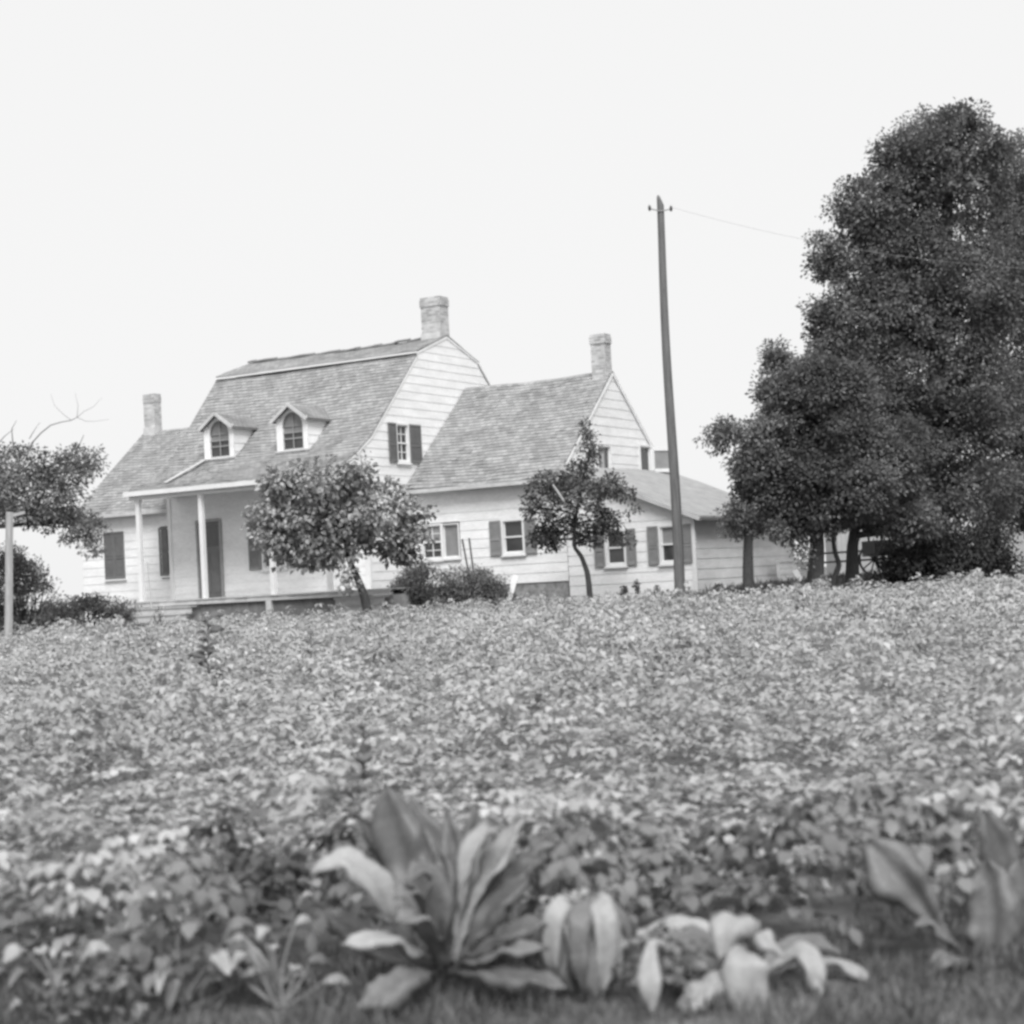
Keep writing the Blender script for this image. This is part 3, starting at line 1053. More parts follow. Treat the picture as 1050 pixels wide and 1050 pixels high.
# open outward casement
A, B_ = Vector((5.06, 9.80, 0)), Vector((5.42, 10.42, 0))
mb = MB()
z0_, z1_ = 4.34, 4.98
for p, q in (((A.x, A.y, z0_), (B_.x, B_.y, z0_)), ((A.x, A.y, z1_), (B_.x, B_.y, z1_)), ((A.x, A.y, z0_), (A.x, A.y, z1_)), ((B_.x, B_.y, z0_), (B_.x, B_.y, z1_))):
    mb.bar(p, q, 0.06, 0.1, (0, 0, 1) if p[2] == q[2] else (1, 0, 0))
cs = mb.build('casement', M['trim'], w)
mb = MB()
mb.face([(A.x, A.y, z0_), (B_.x, B_.y, z0_), (B_.x, B_.y, z1_), (A.x, A.y, z1_)])
mb.face([(A.x + 0.004, A.y, z0_), (A.x + 0.004, A.y, z1_), (B_.x + 0.004, B_.y, z1_), (B_.x + 0.004, B_.y, z0_)])
mb.build('pane', M['curtain'], w)

# lean-to -------------------------------------------------------------
LP = [(9.06, 2.68), (5.03, 4.34)]
mb = MB()
nu, nv = 22, 16
for iu in range(nu):
    for iv in range(nv):
        def pt(a_, b_, o):
            uu = 9.06 + (5.03 - 9.06) * a_ / nu
            vv = 3.95 + (11.2 - 3.95) * b_ / nv
            zz = 2.68 + (4.34 - 2.68) * a_ / nu + 0.012 * math.sin(uu * 3 + vv * 1.3) - 0.02 * math.sin(math.pi * a_ / nu)
            return (uu, vv, zz + o)
        f = [pt(iu, iv, 0), pt(iu, iv + 1, 0), pt(iu + 1, iv + 1, 0), pt(iu + 1, iv, 0)]
        uvq = [(p[1], p[0]) for p in f]
        mb.face(f, uvq)
        mb.face([pt(iu, iv, -0.08), pt(iu + 1, iv, -0.08), pt(iu + 1, iv + 1, -0.08), pt(iu, iv + 1, -0.08)])
    for b_ in (0, nv):
        mb.face([pt(iu, b_, -0.08), pt(iu, b_, 0), pt(iu + 1, b_, 0), pt(iu + 1, b_, -0.08)])
for iv in range(nv):
    mb.face([pt(0, iv, -0.08), pt(0, iv + 1, -0.08), pt(0, iv + 1, 0), pt(0, iv, 0)])
lt = mb.build('roof', M['rolled'], house)
mb = MB()
mb.bar((9.08, 3.95, 2.60), (9.08, 11.2, 2.60), 0.1, 0.07)
mb.build('gutter', M['shutter'], lt)
mb = MB()
mb.bar((9.06, 3.94, 2.605), (5.06, 3.94, 4.25), 0.03, 0.1)
mb.build('rake_board', M['dull_trim'], lt)
tz = lambda uu: 2.60 + (4.26 - 2.60) * (9.06 - uu) / 4.03
clapboard('wall', 'v', 4.17, -1, [(0, 5.03), (9, 5.03)], [(0.4, 8.78), (tz(8.78), 8.78), (tz(5.03), 5.05)], 0.5, tz(5.03) - 0.02, [(6.17, 6.80, 1.50, 2.50), (7.77, 8.42, 1.48, 2.50)], 0.27)
window('v', 4.17, -1, 6.23, 6.74, 1.56, 2.44, mun=(0, 0), shut=((5.86, 6.15), (6.82, 7.1)), sm='shutter_mid')
window('v', 4.17, -1, 7.83, 8.36, 1.54, 2.46, mun=(0, 0), shut=((7.45, 7.75), (8.44, 8.72)), sm='shutter_mid', top_pane='curtain')
clapboard('wall', 'u', 8.78, 1, [(0, 4.17), (9, 4.17)], [(0, 11.12), (9, 11.12)], 0.5, 2.66, [], 0.27, material=M['dull_white'])
mb = MB()
mb.box((5.0, 11.08, 0.3), (8.78, 11.12, 2.6))
mb.build('wall', M['dull_white'], house)


# ------------------------------------------------------------------ things around the house
def house_pt(u, v, z=None):
    x = HO.x + u * math.cos(R(30)) + v * math.sin(R(30))
    y = HO.y - u * math.sin(R(30)) + v * math.cos(R(30))
    return Vector((x, y, float(gz(x, y)) if z is None else z))


# utility pole with bracket and wire
def utility_pole(x, y, label, top=None):
    base = gpt(x, y)
    t = thing('utility_pole', base, label, 'utility pole')
    top = Vector(at(676.5, 211, y)) - base
    mb = MB()
    n = 26
    pts, rad = [], []
    tv = Vector(top)
    for i in range(n):
        q = i / (n - 1)
        pts.append(Vector((0, 0, -0.1)).lerp(tv, q) + Vector((0.025 * math.sin(q * 7), 0.01 * math.sin(q * 5), 0)))
        rad.append(0.135 * (1 - q) + 0.085 * q)
    pts.append(tv + Vector((-0.02, 0, 0.2)))
    rad.append(0.045)
    pts.append(tv + Vector((-0.03, 0, 0.26)))
    rad.append(0.02)
    mb.tube(pts, rad, 14)
    mb.build('shaft', M['pole'], t, smooth=True)
    zb = top[2] - 0.12
    cx_ = top[0]
    mb = MB()
    mb.bar((cx_ - 0.26, -0.1, zb + 0.04), (cx_ + 0.0, -0.1, zb - 0.03), 0.03, 0.025)
    mb.bar((cx_ + 0.0, -0.1, zb - 0.03), (cx_ + 0.26, -0.1, zb + 0.0), 0.03, 0.025)
    mb.build('bracket', M['metal'], t)
    for s in (-1, 1):
        mb = MB()
        z = zb + (0.04 if s < 0 else 0.0)
        mb.tube([(cx_ + s * 0.26, -0.1, z - 0.05), (cx_ + s * 0.26, -0.1, z + 0.0), (cx_ + s * 0.26, -0.1, z + 0.06), (cx_ + s * 0.26, -0.1, z + 0.09)], [0.022, 0.04, 0.034, 0.015], 10)
        mb.build('insulator', M['glassins'], t, smooth=True)
    return base + Vector((cx_ + 0.26, -0.1, zb + 0.05))


pb = at(697, 610, 42.5)
pole_tip = utility_pole(pb[0], 42.5, 'tall bare wooden utility pole with pointed top in front of the house')
wire_end = Vector(at(1500, 235, 43.5))
mb = MB()
pts = []
for i in range(40):
    q = i / 39
    p = pole_tip.lerp(wire_end, q)
    pts.append(p - pole_tip - Vector((0, 0, 1.3 * 4 * q * (1 - q))))
mb.tube(pts, [0.0032] * 40, 6)
o = mb.build('wire', M['wire'], None, loc=pole_tip)
tag(o, 'thin overhead wire sagging from the pole past the dark trees', 'wire')

# old fence post at left
b = at(7, 648, 36)
base = gpt(b[0], 36)
t = at(10, 525, 36)
mb = MB()
d = Vector(t) - base
mb.tube([(0, 0, -0.1), d * 0.3 + Vector((0.01, 0, 0)), d * 0.7, d], [0.088, 0.085, 0.08, 0.078], 7)
mb.bar(d + Vector((0.02, 0, -0.08)), d + Vector((0.3, 0.05, -0.02)), 0.05, 0.06)
o = mb.build('fence_post', M['post'], None, loc=base)
tag(o, 'pale weathered wooden post leaning at the left edge of the field', 'post')


# planks, stakes, box
def board(name, label, p, q, w, t, material, cat, up=(0, -1, 0.3), z=None):
    p, q = Vector(p), Vector(q)
    mb = MB()
    mb.bar((0, 0, 0), q - p, w, t, up)
    o = mb.build(name, material, None, loc=p)
    return tag(o, label, cat)


p = at(518, 611, 46.6)
g0 = gpt(p[0], 46.6, 0.0)
board('plank', 'short pale plank leaning beside the bushes and stone foundation', g0, Vector(at(529, 590, 47.3)), 0.15, 0.03, M['pale_wood'], 'plank')
p = at(822, 600, 46.8)
board('plank', 'white plank leaning by the rear corner of the low lean-to', gpt(p[0], 46.8), Vector(at(815, 585, 47.2)), 0.16, 0.03, M['pale_wood'], 'plank')
p = house_pt(2.0, 3.2)
for k, (bx, by, tx, ty, lab) in enumerate(((486, 590, 474, 553, 'left of the two dark stakes standing out of the bushes'), (489, 590, 481, 552, 'right of the two dark stakes standing out of the bushes'))):
    q = at(bx, by, 47.6)
    o = board('stake', lab, gpt(q[0], 47.6, -0.05), Vector(at(tx, ty, 48.2)), 0.05, 0.05, M['dark_wood'], 'stake')
    tag(o, group='dark stakes in the bushes')
q = at(174, 618, 46.2)
p0 = house_pt(-6.0, -0.15, 1.06)
board('broom_handle', 'thin grey stick leaning between the porch steps and the left posts', p0, house_pt(-6.45, 0.25, 2.35), 0.03, 0.03, M['post'], 'stick')

t = thing('wooden_chest', house_pt(9.35, 9.9), 'low pale board chest beside the end wall of the lean-to', 'chest', rz=R(-30))
mb = MB()
for k in range(3):
    mb.box((-0.28, -0.75, 0.02 + k * 0.18), (0.28, 0.75, 0.18 + k * 0.18))
mb.box((-0.30, -0.78, 0), (-0.2, -0.74, 0.55))
mb.box((0.2, -0.78, 0), (0.30, -0.74, 0.55))
mb.build('box', M['dull_white'], t)
mb = MB()
mb.box((-0.32, -0.8, 0.565), (0.32, 0.8, 0.60))
mb.build('lid', M['dull_white'], t)

# far whitewashed shed
sb = at(875, 590, 62)
t = thing('farm_shed', gpt(sb[0] - 0.5, 62), 'long low whitewashed shed seen behind the tree trunks', 'shed', rz=R(-4))
mb = MB()
nb = 56
for i in range(nb):
    x = i * 0.16
    mb.box((x, random.uniform(-0.01, 0.01), 0.0), (x + 0.155, 0.1, 2.4))
mb.box((0, 0.12, 0), (nb * 0.16, 4, 2.38))
mb.build('wall', M['shed'], t)
mb = MB()
mb.face([(-0.2, -0.25, 2.33), (nb * 0.16 + 0.2, -0.25, 2.33), (nb * 0.16 + 0.2, 2.1, 3.5), (-0.2, 2.1, 3.5)], [(0, 0), (9, 0), (9, 2.7), (0, 2.7)])
mb.face([(-0.2, 4.3, 2.33), (-0.2, 2.1, 3.5), (nb * 0.16 + 0.2, 2.1, 3.5), (nb * 0.16 + 0.2, 4.3, 2.33)], [(0, 0), (0, 2.7), (9, 2.7), (9, 0)])
mb.build('roof', M['shingle_dark'], t)
mb = MB()
mb.box((4.0, -0.03, 0.05), (4.9, -0.012, 1.95))
mb.build('door', M['dull_white'], t)

# rail fence behind trunks
fb = at(842, 592, 54)
t = thing('rail_fence', gpt(fb[0], 54), 'dark two-rail wooden fence in the shade behind the trunks', 'fence')
for x in (0, 1.0, 1.95, 2.9):
    mb = MB()
    mb.box((x - 0.045, -0.045, -0.1), (x + 0.045, 0.045, 0.95 + random.uniform(-0.03, 0.1)))
    mb.build('post', M['dark_wood'], t)
for z in (0.5, 0.78):
    mb = MB()
    mb.bar((-0.2, -0.06, z), (3.1, -0.06, z + 0.03), 0.03, 0.065)
    mb.build('rail', M['dark_wood'], t)

# farm cart under the trees
cb = at(925, 592, 49)
t = thing('farm_cart', gpt(cb[0], 50), 'dark wooden farm cart with stakes parked under the trees', 'cart', rz=R(12))
mb = MB()
for k in range(3):
    mb.box((-0.7, -0.5, 0.62 + k * 0.13), (0.75, -0.47, 0.74 + k * 0.13))
    mb.box((-0.7, 0.47, 0.62 + k * 0.13), (0.75, 0.5, 0.74 + k * 0.13))
mb.box((-0.72, -0.5, 0.56), (0.78, 0.5, 0.615))
mb.box((-0.73, -0.47, 0.62), (-0.70, 0.47, 1.0))
mb.build('bed', M['dark_wood'], t)
mb = MB()
mb.bar((-0.1, -0.52, 1.03), (0.75, -0.52, 1.08), 0.06, 0.05)
mb.bar((0.75, -0.52, 1.08), (1.0, -0.52, 1.25), 0.06, 0.07)
mb.build('side_rail', M['post'], t)
for x, y, h in ((-0.5, -0.44, 1.75), (-0.15, -0.44, 1.7), (0.35, -0.44, 1.5), (-0.5, 0.44, 1.7), (0.35, 0.44, 1.6)):
    mb = MB()
    mb.bar((x, y, 0.6), (x - 0.04, y, h), 0.05, 0.05, (1, 0, 0))
    mb.build('stake', M['dark_wood'], t)
for sy in (-0.62, 0.62):
    mb = MB()
    rw = 0.46
    for k in range(24):
        a0, a1 = 2 * math.pi * k / 24, 2 * math.pi * (k + 1) / 24
        mb.bar((rw * math.cos(a0) - 0.3, sy, 0.48 + rw * math.sin(a0)), (rw * math.cos(a1) - 0.3, sy, 0.48 + rw * math.sin(a1)), 0.05, 0.055, (0, 1, 0))
    w = mb.build('wheel', M['dark_wood'], t)
    mb = MB()
    for k in range(10):
        a0 = 2 * math.pi * k / 10
        mb.bar((-0.3, sy, 0.48), (0.44 * math.cos(a0) - 0.3, sy, 0.48 + 0.44 * math.sin(a0)), 0.035, 0.03, (0, 1, 0))
    mb.tube([(-0.3, sy - 0.09, 0.48), (-0.3, sy + 0.09, 0.48)], [0.08, 0.08], 10)
    mb.build('spokes', M['dark_wood'], w)
mb = MB()
mb.bar((0.75, -0.3, 0.58), (2.4, -0.25, 0.35), 0.06, 0.06)
mb.bar((0.75, 0.3, 0.58), (2.4, 0.25, 0.35), 0.06, 0.06)
mb.bar((-0.3, -0.6, 0.48), (-0.3, 0.6, 0.48), 0.07, 0.07)
mb.build('shaft', M['dark_wood'], t)

# ------------------------------------------------------------------ trees
TREES = 'dark shade trees right of the house'
tree('shade_tree', 'tallest dark leafy shade tree with rounded top right of the house', 'tree', (958, 597), 44.8,
     [(958, 590), (960, 540), (955, 470), (960, 380), (968, 290), (972, 200)], 0.36,
     [(972, 160, 52, 44), (928, 172, 32, 34), (1000, 180, 36, 50), (935, 205, 30, 28), (893, 212, 32, 30), (882, 264, 36, 32), (866, 214, 16, 14, 0.8), (958, 262, 52, 40), (920, 250, 40, 34), (880, 332, 44, 32), (848, 345, 20, 22), (893, 300, 34, 26), (930, 300, 44, 36), (845, 318, 14, 14, 0.8), (900, 365, 40, 26), (870, 385, 40, 30), (905, 420, 46, 36), (890, 460, 40, 34), (855, 372, 26, 18), (880, 395, 36, 24), (930, 330, 50, 36), (980, 350, 50, 50),
      (1010, 290, 50, 44), (925, 400, 48, 38), (970, 440, 52, 44), (1010, 410, 44, 44), (920, 470, 48, 36), (990, 505, 56, 30), (930, 515, 40, 22), (848, 272, 16, 16, 0.7), (985, 122, 20, 12, 0.8), (945, 138, 24, 20, 0.8), (910, 160, 14, 14, 0.8), (845, 250, 12, 12, 0.6)],
     170000, 0.095, M['leaf_tree'], M['bark'], TREES, depth=0.9, seed=21, nlimbs=14, spread=0.34, inner=0.25, clump=52)
tree('shade_tree', 'dark shade tree at the right edge behind the tallest one', 'tree', (1085, 595), 51,
     [(1085, 585), (1085, 500), (1082, 400), (1080, 300), (1075, 200)], 0.34,
     [(1058, 185, 34, 54), (1100, 240, 66, 76), (1055, 300, 42, 50), (1095, 400, 80, 70), (1055, 490, 46, 36), (1120, 510, 70, 40), (1040, 240, 24, 30), (1055, 410, 46, 44), (1030, 190, 22, 44), (1032, 260, 26, 50), (1035, 340, 26, 50), (1032, 460, 34, 40), (1036, 525, 34, 30)],
     95000, 0.1, M['leaf_tree'], M['bark'], TREES, depth=0.9, seed=22, spread=0.36, clump=52)
tree('shade_tree', 'dense mid-height shade tree on a stout dark trunk beside the lean-to', 'tree', (836, 600), 41.3,
     [(836, 590), (838, 560), (836, 520), (838, 470), (835, 420)], 0.23,
     [(796, 366, 9, 14, 0.9), (802, 388, 17, 18), (812, 412, 26, 24), (838, 395, 30, 28), (862, 405, 32, 30), (862, 450, 44, 34), (808, 455, 32, 26), (840, 490, 42, 28), (882, 500, 36, 28), (815, 515, 30, 22), (845, 528, 26, 18, 0.9), (820, 540, 18, 14, 0.8), (826, 566, 8, 10, 0.5), (790, 400, 10, 14, 0.8), (900, 470, 34, 30)],
     90000, 0.085, M['leaf_tree'], M['bark'], TREES, depth=0.9, seed=23, nlimbs=10, spread=0.28, inner=0.25, clump=44)
tree('shade_tree', 'shade tree on a straight dark trunk behind the leaning sapling', 'tree', (874, 600), 42.3,
     [(874, 590), (874, 560), (880, 520), (888, 470)], 0.2,
     [(890, 490, 38, 30), (915, 512, 30, 24), (915, 465, 40, 36), (870, 516, 24, 16), (945, 535, 26, 14), (930, 546, 24, 10, 0.9), (905, 540, 14, 7, 0.7), (890, 520, 30, 22)],
     30000, 0.09, M['leaf_tree'], M['bark'], TREES, depth=0.9, seed=24, spread=0.3, clump=44)
tree('sapling', 'crooked dark sapling leaning between two stout tree trunks', 'tree', (851, 604), 41.6,
     [(854, 596), (861, 579), (856, 566), (854, 552), (857, 530)], 0.085,
     [(856, 530, 14, 10, 0.7), (864, 536, 9, 7, 0.6)], 1500, 0.1, M['leaf_tree'], M['bark'], depth=0.9, seed=25, roots=False, spread=0.13)
tree('loose_tree', 'smaller loose-leaved tree with ragged edge in front of the lean-to', 'tree', (767, 597), 40.8,
     [(767, 590), (767, 560), (768, 530), (770, 490), (768, 455)], 0.15,
     [(745, 442, 18, 13, 0.7), (775, 446, 20, 16, 0.8), (764, 478, 15, 18, 0.8), (778, 505, 24, 20), (757, 528, 17, 13), (790, 530, 20, 13), (766, 543, 13, 7), (722, 447, 10, 6, 0.45), (735, 455, 10, 8, 0.5), (798, 545, 9, 7, 0.7), (802, 430, 18, 18), (745, 546, 6, 5, 0.8), (803, 495, 22, 20), (790, 470, 18, 18)],
     19000, 0.085, M['leaf_tree2'], M['bark'], depth=0.9, seed=26, spread=0.22, inner=0.35, clump=24)
t = tree('catalpa_tree', 'small broad-leaved tree with spreading pale crown before the porch', 'tree', (378, 628), 44,
     [(374, 612), (367, 594), (358, 575), (352, 545)], 0.135,
     [(300, 497, 26, 20), (330, 492, 32, 16), (362, 492, 18, 14), (373, 479, 8, 8, 0.8), (282, 520, 20, 20), (278, 546, 20, 16), (312, 540, 34, 28), (350, 535, 38, 32), (390, 520, 26, 24), (398, 545, 28, 22), (430, 525, 14, 8, 0.8), (432, 550, 12, 12, 0.8),
      (290, 566, 20, 10), (325, 573, 20, 8), (355, 566, 22, 10), (410, 566, 18, 10), (350, 588, 6, 4, 0.7), (358, 600, 5, 4, 0.8), (386, 590, 9, 4, 0.6), (263, 530, 8, 6, 0.6)],
     11500, 0.135, M['leaf_front'], M['bark'], depth=0.9, seed=31, spread=0.26, holes=-0.32, inner=0.3, clump=12, hang=0.2, wide=0.7)
t = tree('yard_tree', 'slim dark tree on a thin curved trunk before the low wing', 'tree', (605, 612), 44.5,
     [(604, 600), (602, 586), (596, 570), (588, 560), (590, 530), (600, 480)], 0.085,
     [(590, 520, 32, 28), (565, 502, 22, 18), (550, 520, 13, 12), (572, 545, 26, 16), (604, 460, 7, 20), (600, 488, 20, 16), (625, 500, 16, 12), (618, 535, 18, 12), (558, 552, 18, 10), (600, 550, 22, 10), (581, 570, 7, 8), (640, 553, 18, 6, 0.5), (650, 522, 9, 5, 0.4), (645, 505, 8, 6, 0.6), (601, 440, 3, 8, 0.6)],
     11000, 0.085, M['leaf_yard'], M['bark'], nlimbs=10, depth=0.9, seed=32, spread=0.17, holes=-0.36, inner=0.35, clump=12)
mb = MB()
p, q = Vector(at(567, 497, 43.5)), Vector(at(581, 518, 43.7))
mb.tube([p - t.location, p.lerp(q, 0.5) - t.location, q - t.location], [0.02, 0.028, 0.035], 7)
mb.build('broken_branch', M['pale_wood'], t, label='pale barkless broken branch')
lt_ = tree('orchard_tree', 'grey-leaved tree with bare twigs on top at the far left', 'tree', (-25, 645), 40,
     [(-25, 620), (-20, 580), (-8, 540), (5, 500)], 0.16,
     [(20, 488, 36, 28), (58, 500, 32, 32), (88, 478, 14, 14, 0.7), (-22, 500, 40, 40), (76, 538, 22, 18), (95, 560, 10, 12, 0.6), (30, 525, 28, 14, 0.8), (94, 500, 10, 12, 0.5), (75, 465, 16, 8, 0.6), (100, 470, 4, 12, 0.4), (12, 462, 14, 6, 0.7), (50, 530, 20, 16, 0.7), (100, 545, 8, 10, 0.5)],
     17000, 0.08, M['leaf_left'], M['bark_pale'], depth=0.9, seed=41, spread=0.2, holes=-0.33, inner=0.35, clump=16)
mb = MB()
B0 = lt_.location


def pxl(pts, r0_, r1_, Y=40):
    P_ = [Vector(at(x, y, Y)) - B0 for x, y in pts]
    n = len(P_)
    mb.tube(P_, [r0_ + (r1_ - r0_) * k / (n - 1) for k in range(n)], 6)


pxl([(25, 475), (33, 454), (42, 444), (52, 436), (62, 433), (73, 431), (79, 428)], 0.016, 0.007)
pxl([(79, 428), (88, 432), (98, 432), (112, 430)], 0.006, 0.002)
pxl([(79, 428), (86, 422), (96, 417), (104, 408)], 0.006, 0.002)
pxl([(73, 431), (64, 424), (56, 416), (52, 404)], 0.006, 0.002)
pxl([(79, 428), (80, 416), (77, 403)], 0.006, 0.002)
pxl([(15, 470), (13, 452), (12, 440), (17, 431)], 0.018, 0.004)
pxl([(-2, 455), (5, 447), (14, 440)], 0.012, 0.004)
pxl([(65, 480), (78, 464), (86, 446)], 0.02, 0.006)
pxl([(30, 450), (36, 440), (41, 433)], 0.01, 0.003)
mb.build('twigs', M['bark_pale'], lt_)

# bushes
bush('shrub', 'tall grey shrub behind the leaning post at the left', [(18, 600, 26, 34), (38, 618, 22, 22), (8, 575, 15, 18, 0.8), (-15, 600, 30, 40), (48, 625, 18, 20), (30, 588, 14, 16, 0.7), (20, 634, 26, 14), (-8, 632, 24, 14), (42, 636, 18, 10)], 42, 21000, 0.06, M['leaf_left'], seed=51, holes=-0.3, spread=0.2)
bush('shrub', 'low grey shrubs at the left foot of the house wing', [(62, 624, 18, 16), (78, 626, 20, 14), (104, 628, 20, 14), (128, 628, 11, 10, 0.8), (92, 622, 14, 10), (66, 636, 18, 8), (95, 638, 22, 8), (122, 636, 14, 6)], 43, 11000, 0.06, M['leaf_left'], seed=52, holes=-0.3, spread=0.16)
bush('shrub', 'small round dark shrub before the left porch steps', [(163, 627, 8, 8), (160, 632, 5, 5)], 44.8, 500, 0.07, M['leaf_yard'], seed=53, spread=0.06)
BG = 'dark bushes at the foot of the low wing'
bush('bush', 'largest dark bush against the porch end below the double window', [(430, 600, 24, 18), (414, 610, 12, 14), (434, 583, 9, 12, 0.8), (450, 606, 16, 16), (424, 592, 10, 10, 0.7), (448, 590, 7, 9, 0.6)], 46.6, 12000, 0.05, M['leaf_bush'], BG, seed=54, holes=-0.3, spread=0.2)
bush('bush', 'middle dark bush around the two stakes', [(474, 600, 20, 18), (487, 592, 10, 14), (465, 610, 14, 12)], 46.8, 8500, 0.05, M['leaf_bush'], BG, seed=55, holes=-0.3, spread=0.2)
bush('bush', 'low dark bush beside the pale leaning plank', [(505, 606, 16, 11), (496, 594, 8, 11, 0.8), (515, 613, 12, 7), (512, 598, 6, 7, 0.6)], 46.9, 5000, 0.05, M['leaf_bush'], BG, seed=56, holes=-0.3, spread=0.18)
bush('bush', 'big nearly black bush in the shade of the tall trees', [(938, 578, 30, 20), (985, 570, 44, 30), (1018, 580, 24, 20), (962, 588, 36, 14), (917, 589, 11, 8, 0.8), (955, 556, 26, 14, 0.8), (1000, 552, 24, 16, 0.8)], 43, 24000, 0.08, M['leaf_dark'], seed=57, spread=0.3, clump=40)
for k, (x, y, rx, ry, lab) in enumerate(((638, 607, 4, 5, 'little dark weed at the wall foot beside the curved trunk'), (655, 604, 5, 7, 'taller dark weed at the wall foot left of the pole'), (672, 607, 8, 4, 'wide low dark weed at the wall foot just left of the pole'), (735, 603, 7, 3, 'low dark weed at the foot of the lean-to end wall'))):
    bush('weed', lab, [(x, y, rx, ry)], 44.6, 160, 0.07, M['leaf_bush'], 'weeds along the lean-to wall', seed=60 + k, spread=0.06, cat='weed')


# ------------------------------------------------------------------ potato field
def leaf_proto(l, w, kind):
    if kind == 'near':
        V = np.array([(0, 0, 0), (-.42 * w, .32 * l, .10 * w), (0, .36 * l, 0), (.42 * w, .32 * l, .10 * w), (-.36 * w, .68 * l, .03 * w), (0, .7 * l, -.05 * l), (.36 * w, .68 * l, .03 * w), (0, l, -.16 * l)])
        T = np.array([(0, 2, 1), (0, 3, 2), (1, 2, 4), (2, 5, 4), (2, 3, 6), (2, 6, 5), (4, 5, 7), (5, 6, 7)])
    else:
        V = np.array([(0, 0, 0), (-.46 * w, .45 * l, .12 * w), (.46 * w, .45 * l, .12 * w), (0, l, -.14 * l)])
        T = np.array([(0, 2, 1), (1, 2, 3)])
    return V, T


def rotm(yaw, pitch, roll):
    cy, sy, cp, sp, cr, sr = math.cos(yaw), math.sin(yaw), math.cos(pitch), math.sin(pitch), math.cos(roll), math.sin(roll)
    Rz = np.array([[cy, -sy, 0], [sy, cy, 0], [0, 0, 1]])
    Rx = np.array([[1, 0, 0], [0, cp, -sp], [0, sp, cp]])
    Ry = np.array([[cr, 0, sr], [0, 1, 0], [-sr, 0, cr]])
    return Rz @ Rx @ Ry


def potato_variant(kind, rr, nleaves, size=1.0, edge=False):
    Vs, Ts, tn = [], [], []
    n0 = 0
    for k in range(nleaves):
        yaw = rr.uniform(0, 2 * math.pi)
        q = (k + rr.random()) / nleaves
        h0 = (0.0 + 0.36 * q ** 0.7) if edge else 0.05 + 0.36 * q
        reach = rr.uniform(0.10, 0.25) * (1.2 - 0.75 * q)
        rise = rr.uniform(0.04, 0.14)
        dirv = np.array([-math.sin(yaw), math.cos(yaw), 0])
        start = np.array([rr.gauss(0, .04), rr.gauss(0, .04), h0])
        lt_tint = rr.uniform(0.86, 1.14)

        def rach(s):
            return start + dirv * reach * s + np.array([0, 0, rise * (s * 1.7 - s * s * 1.1)])
        sd = np.array([math.cos(yaw), math.sin(yaw), 0])
        if kind == 'near':
            spots = [(0.4, 1, .036), (0.44, -1, .036), (0.7, 1, .045), (0.74, -1, .045), (1.0, 0, .056)]
        elif kind == 'mid':
            spots = [(0.5, 1, .047), (0.55, -1, .047), (1.0, 0, .064)]
        else:
            spots = [(0.6, 1, .056), (0.65, -1, .056), (1.0, 0, .072)]
        for s, side, l in spots:
            l *= rr.uniform(0.8, 1.25) * size
            V, T = leaf_proto(l, l * rr.uniform(0.72, 0.95), 'near' if kind == 'near' else 'far')
            Rm = rotm(yaw + (-side * rr.uniform(0.7, 1.2)), rr.uniform(-1.1, -0.1) if edge else rr.uniform(-0.6, 0.15), rr.uniform(-0.35, 0.35))
            Vs.append(V @ Rm.T + rach(s))
            Ts.append(T + n0)
            n0 += len(V)
            tn += [lt_tint * rr.uniform(0.85, 1.15)] * len(T)
    return np.concatenate(Vs), np.concatenate(Ts), np.array(tn)


